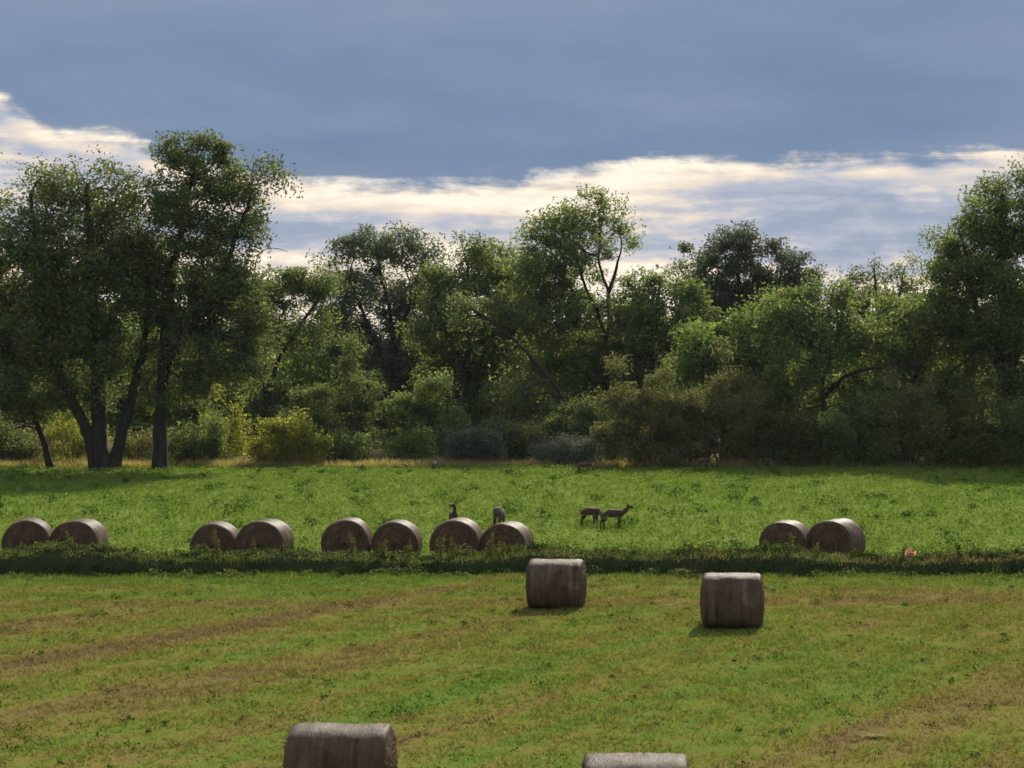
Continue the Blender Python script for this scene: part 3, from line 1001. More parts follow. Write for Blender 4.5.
T('cottonwood_tree', 'large cottonwood at the right edge reaching high above the shrubs', 'tree', 1012, 152.5,
  [[(1012, 468, 0), (1012, 430, 0), (1008, 380, 0), (1004, 330, 0), (1002, 280, 0), (1000, 230, 0), (1002, 195, 0)], [(1010, 390, 0), (984, 340, -.8), (968, 290, -1), (960, 245, -1)], [(1009, 370, 0), (1036, 320, .8), (1050, 270, .8), (1056, 220, .8)]],
  [(1004, 195, 26, 22, .7), (1036, 190, 26, 26, .7), (975, 225, 26, 22, .75), (946, 240, 18, 14, .45), (1006, 235, 32, 26, .9), (962, 262, 30, 22, .8), (1050, 245, 34, 40, .9), (990, 280, 36, 30, 1), (950, 305, 32, 26, .9), (1030, 300, 36, 36, 1),
   (970, 345, 36, 30, 1.1), (1015, 350, 36, 34, 1.2), (950, 385, 30, 24, .9), (1060, 340, 36, 40, 1), (995, 395, 36, 26, 1), (940, 275, 26, 20, .7), (925, 320, 26, 26, .7), (1030, 220, 34, 30, .8), (985, 250, 34, 30, .8), (965, 315, 36, 30, .9), (1000, 320, 36, 34, .9), (940, 410, 34, 24, .8), (1030, 400, 40, 30, .9)],
  'green', cover=2.8, leaf=.25, trunk_r=.5, group=TG)
# --- trees filling the depth of the wood
back = [(-70, 168, 300, 'dark', 'dark tree just beyond the left edge of the picture'), (20, 176, 300, 'green', 'green tree seen through the gaps of the three-stemmed cottonwood'),
        (120, 180, 300, 'bright', 'bright tree seen low between the two big left trunks'), (205, 186, 318, 'green', 'green tree behind the lower right branches of the tallest cottonwood'),
        (300, 194, 330, 'bright', 'pale green tree filling the gap below the rounded grey-green tree'), (455, 198, 320, 'green', 'green tree deep in the wood left of the long leaning trunk'),
        (545, 192, 318, 'dark', 'dark tree deep in the wood behind the long leaning trunk'), (640, 200, 305, 'green', 'green tree deep in the wood behind the full centre tree'),
        (850, 200, 318, 'dark', 'dark tree deep in the wood below the thin-leaved far tree'), (955, 190, 315, 'green', 'green tree deep in the wood left of the right edge cottonwood'),
        (1090, 165, 250, 'green', 'green tree just beyond the right edge of the picture'), (-150, 158, 260, 'green', 'green tree well beyond the left edge of the picture')]
back += [(70, 214, 305, 'bright', 'far sunlit tree glimpsed left of the big forked trunk'), (165, 222, 305, 'green', 'far tree glimpsed right of the tallest trunk'), (255, 216, 322, 'yellow', 'far yellowish tree behind the slender forked tree'),
         (345, 226, 318, 'bright', 'far light green tree low behind the rounded grey-green tree'), (400, 212, 335, 'green', 'far green tree under the rounded grey-green tree'), (495, 220, 310, 'bright', 'far light green tree behind the broad green tree'),
         (590, 224, 315, 'green', 'far green tree behind the fork of the tall centre tree'), (690, 216, 322, 'bright', 'far light green tree behind the fresh bright-green tree'), (760, 228, 318, 'green', 'far green tree under the dark blue-green crown'),
         (815, 218, 310, 'bright', 'far light green tree behind the spreading tree'), (905, 226, 305, 'green', 'far green tree behind the dense mid-green tree'), (1000, 214, 300, 'bright', 'far light green tree behind the right edge cottonwood')]
for i, (px, d, top, kind, lab) in enumerate(back):
    by = HY + CAMH * F / d
    hgt = by - top
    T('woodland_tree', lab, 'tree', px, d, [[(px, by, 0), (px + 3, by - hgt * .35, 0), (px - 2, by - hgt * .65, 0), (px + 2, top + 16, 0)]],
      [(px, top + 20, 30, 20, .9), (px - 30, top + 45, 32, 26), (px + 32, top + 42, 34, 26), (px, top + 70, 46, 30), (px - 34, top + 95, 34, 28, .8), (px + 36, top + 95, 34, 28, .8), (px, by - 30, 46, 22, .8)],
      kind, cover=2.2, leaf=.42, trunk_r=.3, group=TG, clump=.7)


# --- shrubs
def bush(label, px, by, w, top, kind, cover=2.8, leaf=.2, name='shrub', n=5, cat='shrub', d=None, clump=.4, jag=1.0):
    d = d or dist(by)
    by = HY + CAMH * F / d
    rg = random.Random(int(px * 7 + by))
    h = by - top
    lobes = []
    for k in range(n):
        fx = (k + .5) / n * 2 - 1
        hh = h * (1 - .40 * fx * fx) * (1 + jag * rg.uniform(-.38, .15))
        lobes.append((px + fx * w * .80 + rg.uniform(-5, 5), by - hh * .62, w / n * rg.uniform(1.1, 1.7), hh * .36, 1.0))
        if rg.random() < .6:
            lobes.append((px + fx * w * .9 + rg.uniform(-6, 6), by - hh * rg.uniform(.85, 1.1), w / n * .7, hh * .18, .5))
        lobes.append((px + fx * w * .8 + rg.uniform(-3, 3), by - hh * .26, w / n * 1.5, hh * .27, .9))
    stems = []
    for k in range(5):
        fx = (k / 4.0) * 2 - 1
        stems.append([(px + fx * w * .12, by, 0), (px + fx * w * .3, by - h * .3, rg.uniform(-.5, .5)), (px + fx * w * .55, by - h * .65, rg.uniform(-.8, .8))])
    return T(name, label, cat, px, d, stems, lobes, kind, cover=cover, leaf=leaf * .84, trunk_r=.07, clump=clump, limb_k=.010, group='shrubs along the edge of the wood')


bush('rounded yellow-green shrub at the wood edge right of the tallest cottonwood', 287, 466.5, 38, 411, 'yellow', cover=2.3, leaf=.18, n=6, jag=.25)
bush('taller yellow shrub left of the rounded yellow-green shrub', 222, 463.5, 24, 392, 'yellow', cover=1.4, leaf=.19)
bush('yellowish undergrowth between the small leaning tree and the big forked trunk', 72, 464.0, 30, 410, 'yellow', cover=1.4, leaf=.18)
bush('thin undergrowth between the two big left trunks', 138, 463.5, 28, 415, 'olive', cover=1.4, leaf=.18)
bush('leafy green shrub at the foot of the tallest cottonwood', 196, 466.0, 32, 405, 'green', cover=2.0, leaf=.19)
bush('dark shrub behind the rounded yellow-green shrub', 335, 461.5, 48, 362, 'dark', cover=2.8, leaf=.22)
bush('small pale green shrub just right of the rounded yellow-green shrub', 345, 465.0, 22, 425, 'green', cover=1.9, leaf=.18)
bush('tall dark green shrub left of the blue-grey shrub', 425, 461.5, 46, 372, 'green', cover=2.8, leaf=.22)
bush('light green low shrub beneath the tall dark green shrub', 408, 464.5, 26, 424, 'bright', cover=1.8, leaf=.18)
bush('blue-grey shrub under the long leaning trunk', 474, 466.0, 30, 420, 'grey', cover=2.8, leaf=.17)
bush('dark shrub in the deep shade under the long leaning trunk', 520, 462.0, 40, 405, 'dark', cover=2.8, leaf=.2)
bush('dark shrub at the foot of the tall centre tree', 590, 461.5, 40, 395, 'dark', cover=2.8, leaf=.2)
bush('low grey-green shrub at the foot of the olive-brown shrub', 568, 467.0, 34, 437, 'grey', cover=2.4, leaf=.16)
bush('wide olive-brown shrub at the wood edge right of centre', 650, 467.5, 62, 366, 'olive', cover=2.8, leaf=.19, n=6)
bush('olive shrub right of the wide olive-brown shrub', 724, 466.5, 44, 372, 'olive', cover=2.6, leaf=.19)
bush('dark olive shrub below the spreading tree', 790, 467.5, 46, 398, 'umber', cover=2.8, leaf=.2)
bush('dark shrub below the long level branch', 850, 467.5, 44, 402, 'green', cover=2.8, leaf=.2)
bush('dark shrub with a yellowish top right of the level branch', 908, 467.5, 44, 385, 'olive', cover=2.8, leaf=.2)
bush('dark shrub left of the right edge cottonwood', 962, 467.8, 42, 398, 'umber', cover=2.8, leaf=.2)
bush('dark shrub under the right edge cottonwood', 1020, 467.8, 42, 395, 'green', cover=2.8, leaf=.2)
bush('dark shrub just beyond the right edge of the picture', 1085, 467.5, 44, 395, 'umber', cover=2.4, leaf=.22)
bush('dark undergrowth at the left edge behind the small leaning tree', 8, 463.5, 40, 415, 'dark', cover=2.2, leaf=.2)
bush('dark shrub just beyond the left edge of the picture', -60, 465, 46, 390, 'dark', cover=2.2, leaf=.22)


# ------------------------------------------------------------------ hay bales
def bale_side_mat():
    m, N = new_mat('net_wrapped_straw')
    t = N.n('ShaderNodeTexCoord')
    s = N.n('ShaderNodeSeparateXYZ')
    N.link(t.outputs['Object'], s.inputs[0])
    ang = N.m('ARCTAN2', s.outputs[1], s.outputs[2])
    oi = N.n('ShaderNodeObjectInfo')
    off = N.m('MULTIPLY', oi.outputs['Random'], 37.0)
    band = N.noise(N.comb(N.m('MULTIPLY', s.outputs[0], 7.0), N.m('MULTIPLY', ang, .55), off), 1.0, 5, .65, .1)
    patch = N.noise(N.comb(s.outputs[0], N.m('MULTIPLY', ang, .8), off), 2.2, 4, .6)
    fib = N.noise(N.comb(N.m('MULTIPLY', s.outputs[0], 60.0), N.m('MULTIPLY', ang, 9.0), off), 1.0, 4, .7)
    tt = N.m('ADD', N.m('MULTIPLY', band, .50), N.m('ADD', N.m('MULTIPLY', patch, .32), N.m('MULTIPLY', fib, .26)))
    c = N.ramp(tt, [(.38, (.036, .022, .013)), (.50, (.084, .056, .035)), (.60, (.126, .088, .057)), (.72, (.27, .205, .140))])
    b = N.n('ShaderNodeBsdfPrincipled')
    N.link(c, b.inputs['Base Color'])
    b.inputs['Roughness'].default_value = .5
    b.inputs['Specular IOR Level'].default_value = .05
    b.inputs['Sheen Weight'].default_value = .0
    b.inputs['Sheen Roughness'].default_value = .4
    bp = N.n('ShaderNodeBump')
    bp.inputs['Strength'].default_value = .6
    bp.inputs['Distance'].default_value = .02
    N.link(N.m('ADD', fib, N.m('MULTIPLY', band, .8)), bp.inputs['Height'])
    N.link(bp.outputs[0], b.inputs['Normal'])
    o = N.n('ShaderNodeOutputMaterial')
    N.link(b.outputs[0], o.inputs[0])
    return m


def bale_end_mat():
    m, N = new_mat('straw_end')
    t = N.n('ShaderNodeTexCoord')
    s = N.n('ShaderNodeSeparateXYZ')
    N.link(t.outputs['Object'], s.inputs[0])
    r = N.m('SQRT', N.m('ADD', N.m('MULTIPLY', s.outputs[1], s.outputs[1]), N.m('MULTIPLY', s.outputs[2], s.outputs[2])))
    ang = N.m('ARCTAN2', s.outputs[1], s.outputs[2])
    oi = N.n('ShaderNodeObjectInfo')
    off = N.m('MULTIPLY', oi.outputs['Random'], 37.0)
    # rolled layers
    lay = N.noise(N.comb(N.m('MULTIPLY_ADD', r, 26.0, N.m('MULTIPLY', ang, .5)), N.m('MULTIPLY', ang, .7), off), 1.0, 4, .65, .3)
    pat = N.noise(t.outputs['Object'], 3.2, 4, .6)
    fib = N.noise(t.outputs['Object'], 38.0, 4, .7)
    tt = N.m('ADD', N.m('MULTIPLY', lay, .5), N.m('ADD', N.m('MULTIPLY', pat, .35), N.m('MULTIPLY', fib, .3)))
    c = N.ramp(tt, [(.40, (.032, .018, .009)), (.54, (.082, .049, .026)), (.64, (.130, .083, .045)), (.76, (.22, .155, .085))])
    b = N.n('ShaderNodeBsdfPrincipled')
    N.link(c, b.inputs['Base Color'])
    b.inputs['Roughness'].default_value = .9
    b.inputs['Specular IOR Level'].default_value = .2
    bp = N.n('ShaderNodeBump')
    bp.inputs['Strength'].default_value = .9
    bp.inputs['Distance'].default_value = .05
    N.link(tt, bp.inputs['Height'])
    N.link(bp.outputs[0], b.inputs['Normal'])
    o = N.n('ShaderNodeOutputMaterial')
    N.link(b.outputs[0], o.inputs[0])
    return m


M_BSIDE, M_BEND = bale_side_mat(), bale_end_mat()
M_STRAW = blade_mat('loose_straw', stops=[(0, (.09, .062, .035)), (.6, (.16, .115, .068)), (1, (.30, .23, .14))], transl=.5, tint=(1.1, 1.05, .85))


def bale_meshes(seed, rad, ln, flat=2.3):
    """Round bale lying on its side, axis along local x, base at z = 0; centre of mesh at z = 0 (object lifted by rad)."""
    rg = np.random.default_rng(seed)
    NA = 72
    th = np.linspace(0, 2 * np.pi, NA, endpoint=False)
    ph = rg.uniform(0, 6.28, 6)
    out = 1 + .010 * np.sin(2 * th + ph[0]) + .008 * np.sin(3 * th + ph[1]) + .006 * np.sin(5 * th + ph[2])

    def ring(x, r, jit):
        rr = r * out * (1 + rg.normal(0, jit, NA) + .004 * np.sin(th * 4 + x * 5 + ph[5]) * np.sin(x * 4 + ph[1]) + .003 * np.sin(th * 9 + x * 7))
        sq = (np.abs(np.sin(th)) ** flat + np.abs(np.cos(th)) ** flat) ** (-1.0 / flat)
        y, z = rr * sq * np.sin(th), rr * sq * np.cos(th) * .965
        z = np.maximum(z, -rad * .93)
        return np.stack([np.full(NA, x) + rg.normal(0, jit * .5, NA), y, z], 1)

    hl = ln / 2
    cor = .13
    prof = []
    for a in np.linspace(0, 90, 5)[:-1]:
        prof.append((-hl + cor * (1 - math.sin(R(a))), rad - .075 * (1 - math.sin(R(a))) * 1.0))
    body = []
    for x in np.linspace(-hl + cor, hl - cor, 18):
        body.append((x, rad + .005 * math.sin(x * 5 + ph[3]) + rg.normal(0, .004)))
    prof = [(-hl, rad - .065), (-hl + .015, rad - .030), (-hl + .05, rad - .010)] + body + [(hl - .05, rad - .010), (hl - .015, rad - .030), (hl, rad - .065)]
    V = np.concatenate([ring(x, r, .004) for x, r in prof])
    n = len(prof)
    i = np.arange(n - 1)[:, None] * NA + np.arange(NA)
    j = np.arange(n - 1)[:, None] * NA + (np.arange(NA) + 1) % NA
    q = np.stack([i, i + NA, j + NA, j], -1).reshape(-1, 4)
    side = mesh_np('net_wrap', V, q, np.full(len(q), 4), M_BSIDE, True)
    ends = []
    for sgn in (-1, 1):
        rs = np.linspace(1, 0.04, 16)
        E = []
        for f in rs:
            r = (rad - .063) * f
            bul = .075 * (1 - f ** 2.2) + .012 * math.sin(f * 40 + ph[4])
            c_ = ring(sgn * (hl - .004), r, .006)
            if f < .97:
                c_[:, 0] += sgn * (bul + rg.normal(0, .010, NA))
            E.append(c_)
        E.append(np.array([[sgn * (hl + .075), 0, 0]]))
        EV = np.concatenate(E)
        nn = len(rs)
        i = np.arange(nn - 1)[:, None] * NA + np.arange(NA)
        j = np.arange(nn - 1)[:, None] * NA + (np.arange(NA) + 1) % NA
        q1 = np.stack([i, i + NA, j + NA, j], -1).reshape(-1, 4)
        if sgn < 0:
            q1 = q1[:, ::-1]
        last = (nn - 1) * NA
        tr = np.stack([last + np.arange(NA), np.full(NA, len(EV) - 1), last + (np.arange(NA) + 1) % NA], -1)
        ends.append(mesh_np('end_face', EV, np.concatenate([q1.ravel(), tr.ravel()]), np.concatenate([np.full(len(q1), 4), np.full(len(tr), 3)]), M_BEND, True))
    # loose stalks bristling out of wrap and ends
    m = 1500
    a = rg.uniform(0, 2 * np.pi, m)
    x = rg.uniform(-hl * .97, hl * .97, m)
    rr = rad * .99
    pos = np.stack([x, rr * np.sin(a), np.maximum(rr * np.cos(a) * .975, -rad * .92)], 1)
    nor = np.stack([np.zeros(m), np.sin(a), np.cos(a)], 1)
    tgn = unit(np.stack([rg.normal(0, .6, m), np.cos(a), -np.sin(a)], 1) * rg.choice([-1, 1], m)[:, None])
    m2 = 900
    f = np.sqrt(rg.random(m2))
    a2 = rg.uniform(0, 2 * np.pi, m2)
    sg = rg.choice([-1, 1], m2)
    pos2 = np.stack([sg * (hl + .07 * (1 - f ** 2.2)), rad * .93 * f * np.sin(a2), np.maximum(rad * .93 * f * np.cos(a2), -rad * .9)], 1)
    nor2 = np.stack([sg, np.zeros(m2), np.zeros(m2)], 1)
    tg2 = unit(np.stack([np.zeros(m2), rg.normal(0, 1, m2), rg.normal(0, 1, m2)], 1))
    pos, nor, tgn = np.concatenate([pos, pos2]), np.concatenate([nor, nor2]), np.concatenate([tgn, tg2])
    M = len(pos)
    L_ = (rg.uniform(.03, .085, M) * np.where(rg.random(M) < .12, 1.9, 1.0))[:, None]
    lift = rg.uniform(.08, .5, M)[:, None]
    tip = pos + tgn * L_ + nor * L_ * lift
    sd_ = np.cross(tgn, nor) * .005
    VV = np.stack([pos - sd_, pos + sd_, tip], 1).reshape(-1, 3)
    st = mesh_np('loose_straw', VV, np.arange(3 * M), np.full(M, 3), M_STRAW)
    return side, ends, st


def bale(label, px, by, yaw, rad, ln, seed, group, d=None, flat=2.45):
    """yaw: angle of the axis from the picture plane (0 = axis across the view, end pointing right)."""
    d = d or dist(by)
    root = empty('hay_bale', (gx(px, d), d, und(np.array([gx(px, d)]), np.array([d]))[0] - .02), label, 'hay bale', group, R(yaw))
    side, ends, st = bale_meshes(seed, rad, ln, flat)
    lift = rad * .93
    for nm, me in (('net_wrap', side), ('end_face', ends[0]), ('end_face', ends[1]), ('loose_straw', st)):
        o = link(nm, me, root)
        o.location = (0, 0, lift)
        if nm == 'loose_straw':
            o['kind'] = 'stuff'
    return root


ROW = 'bales lined up behind the bank'
FLD = 'bales standing on the mown field'
# side bales (axis nearly across the view, right end turned a little to the camera)
bale('hay bale in the mown field standing close against the bank', 556.5, 607.0, -8, .735, 1.52, 1, FLD)
bale('nearer of the two whole hay bales in the mown field, right of centre', 732.5, 627.0, -6, .76, 1.50, 2, FLD)
bale('large near hay bale cut off by the bottom edge left of centre', 340.5, 818.0, -4, .745, 1.50, 3, FLD)
bale('nearest hay bale of which only the top shows at the bottom edge', 636, 852.0, -3, .74, 1.45, 4, FLD)
RD = 75.3
row = [(28, 5, 'leftmost hay bale of the row behind the bank, cut by nothing'), (79, 12, 'second hay bale from the left behind the bank'),
       (216, 7, 'left bale of the second pair behind the bank'), (265, 12, 'right bale of the second pair behind the bank'),
       (347, 5, 'left bale of the third pair behind the bank'), (397, 6, 'right bale of the third pair behind the bank'),
       (457, 7, 'bale behind the bank with a deer head showing above it'), (507, 10, 'bale behind the bank with a deer rump showing above it'),
       (786, 8, 'left bale of the lone pair on the right behind the bank'), (836, 14, 'rightmost hay bale behind the bank with a pale right side')]
row[0] = (28, 5, 'leftmost hay bale of the row behind the bank')
for i, (px, vis, lab) in enumerate(row):
    ang = math.degrees(math.asin(vis / 43.0))
    view = math.degrees(math.atan((px - 512) / F))
    # axis points along the line of sight, turned so that the right flank shows
    bale(lab, px - .0, 0, 90 - ang - view, 0.825 + .028 * math.sin(i * 2.3), 1.48 + .06 * math.sin(i * 3.1), 20 + i, ROW, flat=2.08, d=RD + .25 * math.sin(i * 1.7))


# ------------------------------------------------------------------ tall weeds on the bank
def weed(label, px, top, seed, dark=False, d=72.6, name='tall_weed'):
    rg = np.random.default_rng(seed)
    x = gx(px, d)
    h, s = bank_profile(np.array([x]))
    z0 = float(h[0]) * 1.3
    H = max(.18, CAMH + (HY - top) / F * d - z0)
    root = empty(name, (x, d, z0 - .03), label, 'weed', 'tall weeds along the bank')
    stems, lf = [], []
    for k in range(int(rg.integers(3, 6))):
        hh = H * rg.uniform(.65, 1.0) if k else H
        ln_ = rg.normal(0, .16, 2) * hh
        p = np.array([[0, 0, 0], [ln_[0] * .3, ln_[1] * .3, hh * .5], [ln_[0], ln_[1], hh]])
        p = resample(p, .08)
        stems.append(tube(p, np.linspace(.010, .004, len(p)), 5))
        m = int(34 * hh / .5)
        f = rg.uniform(.15, 1.0, m)
        idx = (f * (len(p) - 1)).astype(int)
        spread = .07 * (1.25 - f)
        lf.append(p[idx] + rg.normal(0, 1, (m, 3)) * np.stack([spread, spread, spread * .6], 1))
    V, L, S = join(stems)
    link('stem', mesh_np('stem', V, L, S, M_BANKDRY, True), root)
    pos = np.concatenate(lf)
    m = len(pos)
    V, L = leaves(pos, rg.uniform(.05, .11, m), rg.uniform(.025, .05, m), rg, .3)
    link('foliage', mesh_np('foliage', V, L, np.full(m, 4), M_WEED_SHADE if dark else M_SEED), root)


weeds = [(22, 540, 'short weed in front of the leftmost bale', 0), (72, 528, 'tall yellowish weed between the two leftmost bales', 0), (93, 540, 'short weed in front of the second bale from the left', 0),
         (217, 526, 'yellowish weed in front of the left bale of the second pair', 0), (254, 536, 'weed in front of the right bale of the second pair', 0), (286, 539, 'weed at the right foot of the second pair', 0),
         (352, 530, 'tall pale weed in front of the left bale of the third pair', 0), (383, 537, 'leafy weed at the left of the right bale of the third pair', 0), (409, 536, 'weed at the right of the third pair', 0),
         (441, 532, 'weed in front of the bale with the deer head above it', 0), (452, 535, 'second weed in front of the bale with the deer head above it', 0), (490, 530, 'weed between the two bales with deer above them', 0), (501, 539, 'weed in front of the bale with the deer rump above it', 0),
         (690, 541, 'lone weed on the bank above the right field bale', 0), (766, 538, 'weed at the left foot of the lone right pair', 0), (790, 530, 'tall pale weed in front of the left bale of the lone right pair', 0), (816, 540, 'slim weed between the bales of the lone right pair', 0),
         (855, 544, 'leafy weed at the right foot of the rightmost bale', 0), (903, 544, 'dark upright weed just left of the pink scrap', 1), (960, 541, 'dark ragged weed on the bank near the right edge', 1), (1008, 549, 'small dark weed on the bank at the right edge', 1), (632, 548, 'short dark weed on the bank right of the left field bale', 1),
         (175, 542, 'short weed on the bank between the first and second pairs', 0), (125, 545, 'short weed on the bank right of the leftmost pair', 0)]
for i, (px, top, lab, dk) in enumerate(weeds):
    weed(lab, px, top, 300 + i, bool(dk), d=72.45 + .25 * math.sin(i * 1.9))


# ------------------------------------------------------------------ pink scrap caught in the weeds
def scrap():
    d = 72.7
    x = gx(910, d)
    rg = np.random.default_rng(5)
    h, s = bank_profile(np.array([x]))
    n = 11
    gxs, gys = np.meshgrid(np.linspace(-.15, .15, n), np.linspace(-.12, .12, n))
    z = .12 + .055 * np.sin(gxs * 30 + 1) + .05 * np.sin(gys * 34) + .07 * np.cos(gxs * 19 + gys * 23) + rg.normal(0, .012, (n, n))
    V = np.stack([gxs.ravel() + rg.normal(0, .01, n * n), gys.ravel() + rg.normal(0, .01, n * n), z.ravel()], 1)
    V2 = V + np.array([0, 0, .006])
    i = np.arange(n - 1)[:, None] * n + np.arange(n - 1)
    q = np.stack([i, i + 1, i + n + 1, i + n], -1).reshape(-1, 4)
    q = np.concatenate([q, q[:, ::-1] + n * n])
    m = blade_mat('pink_plastic', stops=[(0, (.80, .40, .30)), (1, (.88, .62, .52))], transl=.6, tint=(1.1, 1.0, .95), spec=.5)
    o = link('plastic_scrap', mesh_np('plastic_scrap', np.concatenate([V, V2]), q, np.full(len(q), 4), m, True))
    o.location = (x, d, float(h[0]) * 1.4)
    o.scale = (1.25, 1.25, 1.25)
    tag(o, 'crumpled pink-white plastic scrap lying in the bank grass at the right', 'litter')


scrap()


def straw_wisp():
    d = dist(739.5)
    x = gx(876, d)
    rg = np.random.default_rng(6)
    n = 140
    pos = np.stack([rg.normal(0, .11, n), rg.normal(0, .07, n), rg.uniform(.02, .07, n)], 1)
    a = rg.normal(0, .5, n)
    dv = np.stack([np.cos(a), np.sin(a), rg.normal(0, .12, n)], 1)
    sdv = np.stack([-np.sin(a), np.cos(a), np.zeros(n)], 1) * .006
    l = rg.uniform(.08, .2, n)[:, None]
    V = np.stack([pos - sdv - dv * l * .5, pos + sdv - dv * l * .5, pos + dv * l * .5 + sdv * .4, pos + dv * l * .5 - sdv * .4], 1).reshape(-1, 3)
    o = link('straw_wisp', mesh_np('straw_wisp', V, np.arange(4 * n), np.full(n, 4), M_TAN))
    o.location = (x, d, und(np.array([x]), np.array([d]))[0])
    tag(o, 'pale wisp of loose straw on the mown field at lower right', 'straw')


straw_wisp()


# ------------------------------------------------------------------ deer
def deer_mat():
    m, N = new_mat('deer_coat')
    t = N.n('ShaderNodeTexCoord')
    s = N.n('ShaderNodeSeparateXYZ')
    N.link(t.outputs['Object'], s.inputs[0])
    n = N.noise(t.outputs['Object'], 9.0, 4, .6)
    c = N.ramp(n, [(.3, (.050, .031, .020)), (.7, (.085, .055, .036))])
    # pale belly, inner legs and throat
    belly = N.m('MULTIPLY', N.smooth(s.outputs[2], .66, .60), N.smooth(s.outputs[2], .46, .55))
    c = N.mix(N.m('MULTIPLY', belly, .4), c, (.26, .22, .18))
    b = N.n('ShaderNodeBsdfPrincipled')
    N.link(c, b.inputs['Base Color'])
    b.inputs['Roughness'].default_value = .85
    b.inputs['Specular IOR Level'].default_value = .2
    o = N.n('ShaderNodeOutputMaterial')
    N.link(b.outputs[0], o.inputs[0])
    return m


M_DEER = deer_mat()
M_TAIL = simple_mat('deer_tail', [(.3, (.12, .08, .055)), (.7, (.45, .38, .30))], 8, .9, .1)


def skin(name, chain, parent, mat, root_key, sub=2):
    """chain: {key: (co, radius, parent key)} grown into one continuous skin."""
    keys = list(chain)
    bm = bmesh.new()
    lay = bm.verts.layers.skin.verify()
    vs = {}
    for k_ in keys:
        co, r, _ = chain[k_]
        v = bm.verts.new(co)
        v[lay].radius = (r, r) if not hasattr(r, '__len__') else r
        v[lay].use_root = (k_ == root_key)
        vs[k_] = v
    for k_ in keys:
        p = chain[k_][2]
        if p:
            bm.edges.new((vs[p], vs[k_]))
    me = bpy.data.meshes.new(name)
    bm.to_mesh(me)
    bm.free()
    me.materials.append(mat)
    o = link(name, me, parent)
    sk = o.modifiers.new('skin', 'SKIN')
    sk.use_smooth_shade = True
    ss = o.modifiers.new('subdivision', 'SUBSURF')
    ss.levels = sub
    ss.render_levels = sub
    return o


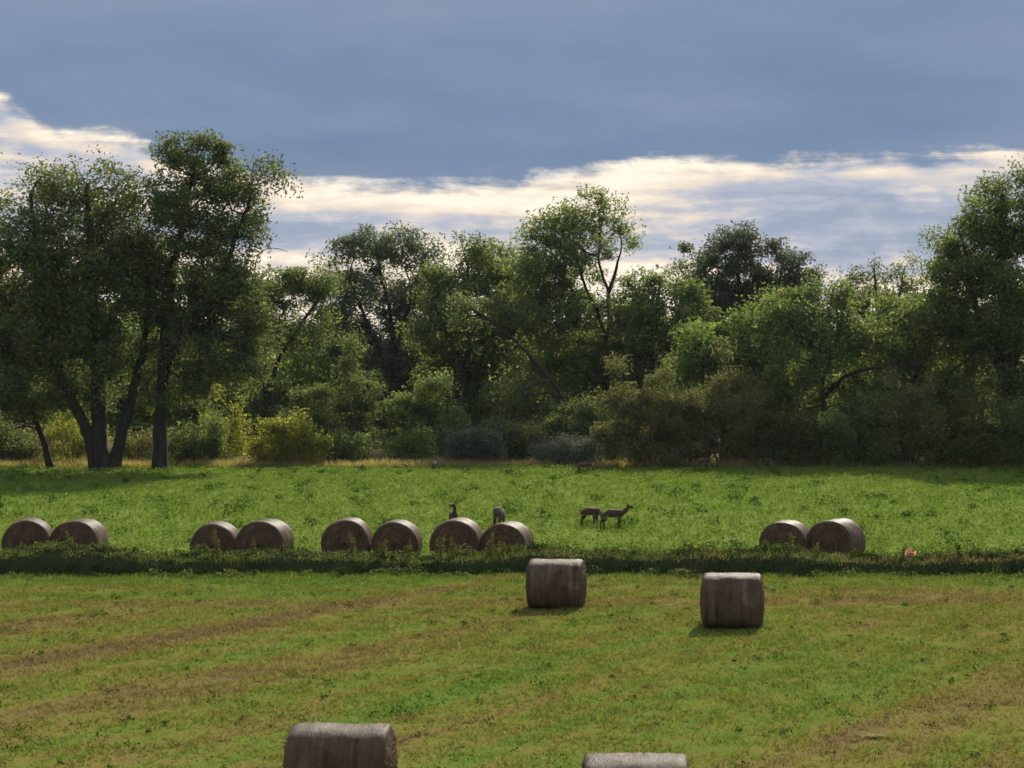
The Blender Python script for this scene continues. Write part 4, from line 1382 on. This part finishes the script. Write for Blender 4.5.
def deer(label, px, d, yaw, pose, scale=1.0, head_turn=0.0, stride=0.0, tall=False):
    x = gx(px, d)
    root = empty('deer', (x, d, und(np.array([x]), np.array([d]))[0] * 1.5), label, 'deer', 'deer in the green field', R(yaw))
    root.scale = (scale, scale * (.8 if abs(math.sin(R(yaw))) > .8 else 1.0), scale)
    ch = {
        'pelvis': ((-.45, 0, .79), (.205, .17), None), 'loin': ((-.20, 0, .77), (.215, .18), 'pelvis'), 'belly': ((.05, 0, .745), (.225, .19), 'loin'),
        'chest': ((.30, 0, .735), (.225, .18), 'belly'), 'brisket': ((.46, 0, .79), (.16, .13), 'chest'),
    }
    ht = head_turn
    if pose == 'up':
        hx, hy = math.cos(ht), math.sin(ht)
        ch['neck'] = ((.57, 0, .89), .105, 'brisket')
        ch['nape'] = ((.64, .02 * hy, .98), .085, 'neck')
        q = np.array([.68, .03 * hy, 1.06])
        ch['poll'] = (tuple(q), .092, 'nape')
        ch['cheek'] = (tuple(q + np.array([.11 * hx, .11 * hy, -.03])), .074, 'poll')
        ch['muzzle'] = (tuple(q + np.array([.23 * hx, .23 * hy, -.08])), .044, 'cheek')
        if tall:
            ch['neck'] = ((.54, 0, .94), .105, 'brisket')
            ch['nape'] = ((.57, 0, 1.09), .085, 'neck')
            dq = np.array([.59, .03 * hy, 1.20]) - q
            for k_ in ('poll', 'cheek', 'muzzle'):
                ch[k_] = (tuple(np.array(ch[k_][0]) + dq), ch[k_][1], ch[k_][2])
            q = q + dq
        ear_b = q
        fx = np.array([hx, hy, 0])
    else:
        ch['neck'] = ((.58, 0, .66), .112, 'brisket')
        ch['nape'] = ((.67, 0, .50), .088, 'neck')
        q = np.array([.70, 0, .40])
        ch['poll'] = (tuple(q), .090, 'nape')
        ch['cheek'] = ((.755, 0, .31), .072, 'poll')
        ch['muzzle'] = ((.79, 0, .21), .044, 'cheek')
        ear_b = q
        fx = np.array([.55, 0, -.8])
    for s_, nm in ((1, 'l'), (-1, 'r')):
        st = stride * s_
        ch['sh' + nm] = ((.29, .085 * s_, .64), .115, 'chest')
        ch['el' + nm] = ((.27 + st * .3, .092 * s_, .50), .072, 'sh' + nm)
        ch['kn' + nm] = ((.30 + st, .09 * s_, .30), .044, 'el' + nm)
        ch['pa' + nm] = ((.29 + st * 1.2, .09 * s_, .09), .032, 'kn' + nm)
        ch['ho' + nm] = ((.32 + st * 1.2, .09 * s_, .012), .034, 'pa' + nm)
        ch['hp' + nm] = ((-.42, .085 * s_, .69), .150, 'pelvis')
        ch['st' + nm] = ((-.33 - st * .4, .10 * s_, .53), .100, 'hp' + nm)
        ch['hk' + nm] = ((-.49 - st, .095 * s_, .36), .050, 'st' + nm)
        ch['hp2' + nm] = ((-.46 - st, .095 * s_, .10), .032, 'hk' + nm)
        ch['hh' + nm] = ((-.43 - st, .095 * s_, .012), .034, 'hp2' + nm)
    skin('body', ch, root, M_DEER, 'belly')
    skin('tail', {'a': ((-.50, 0, .86), .050, None), 'b': ((-.565, 0, .80), .050, 'a'), 'c': ((-.59, 0, .68), .024, 'b')}, root, M_TAIL, 'a', 1)
    side = np.cross(fx, np.array([0, 0, 1.0]))
    up = np.array([0, 0, 1.0]) if pose == 'up' else np.array([.6, 0, .5])
    for s_ in (1, -1):
        b0 = ear_b + side * .04 * s_ + up * .03
        b1 = b0 + side * .05 * s_ + up * .04 - fx * .03
        b2 = b0 + side * .085 * s_ + up * .075 - fx * .05
        skin('ear', {'a': (tuple(b0), .020, None), 'b': (tuple(b1), (.034, .014), 'a'), 'c': (tuple(b2), .008, 'b')}, root, M_DEER, 'a', 1)


deer('doe standing side-on with raised head, facing right in the green field', 613.0, 91.0, 4, 'up', .95, 0.15, .05)
deer('deer with lowered head close behind the doe that faces right', 590.5, 93.0, -35, 'down', .90, 0, .03)
deer('deer grazing behind the hay bale, only its rump and pale legs showing', 499, 90.5, 104, 'down', 1.08, 0, .02)
deer('deer whose raised head looks left above a hay bale behind the bank', 453.5, 88.6, -84, 'up', 1.02, -1.45, .02, True)
deer('small far deer grazing at the wood edge right of centre', 584.5, 138, 8, 'down', .80, 0, .04)
deer('far deer seen end-on at the tan verge left of centre', 434, 141, 84, 'up', .74, 0, 0)
deer('pale-rumped far deer in the shade at the foot of the right shrubs', 702, 141, -12, 'down', .92, 0, .05)
deer('faint far deer in the deep shade under the spreading tree', 769, 144, -78, 'down', .8, 0, 0)

print('TREES', NT_, 'LEAVES', STATS['leaves'])
tot = 0
for me in bpy.data.meshes:
    tot += sum(1 for _ in ()) + len(me.loops) - 2 * len(me.polygons)
print('TRIANGLES', tot)

# ------------------------------------------------------------------ haze
def haze():
    x0, x1, y0, y1, z0, z1 = -2000, 2000, -400, 3000, -1.1, 32
    v = [(x, y, z) for z in (z0, z1) for y in (y0, y1) for x in (x0, x1)]
    q = [(0, 2, 3, 1), (4, 5, 7, 6), (0, 1, 5, 4), (2, 6, 7, 3), (0, 4, 6, 2), (1, 3, 7, 5)]
    m, N = new_mat('haze')
    p = N.n('ShaderNodeVolumePrincipled')
    p.inputs['Color'].default_value = (.84, .90, 1.0, 1)
    p.inputs['Density'].default_value = 0.00005
    o = N.n('ShaderNodeOutputMaterial')
    N.link(p.outputs[0], o.inputs['Volume'])
    ob = link('haze', mesh_np('haze', v, q, np.full(6, 4), m))
    tag(ob, 'thin evening haze in the air over the fields', 'haze', kind='stuff')


haze()
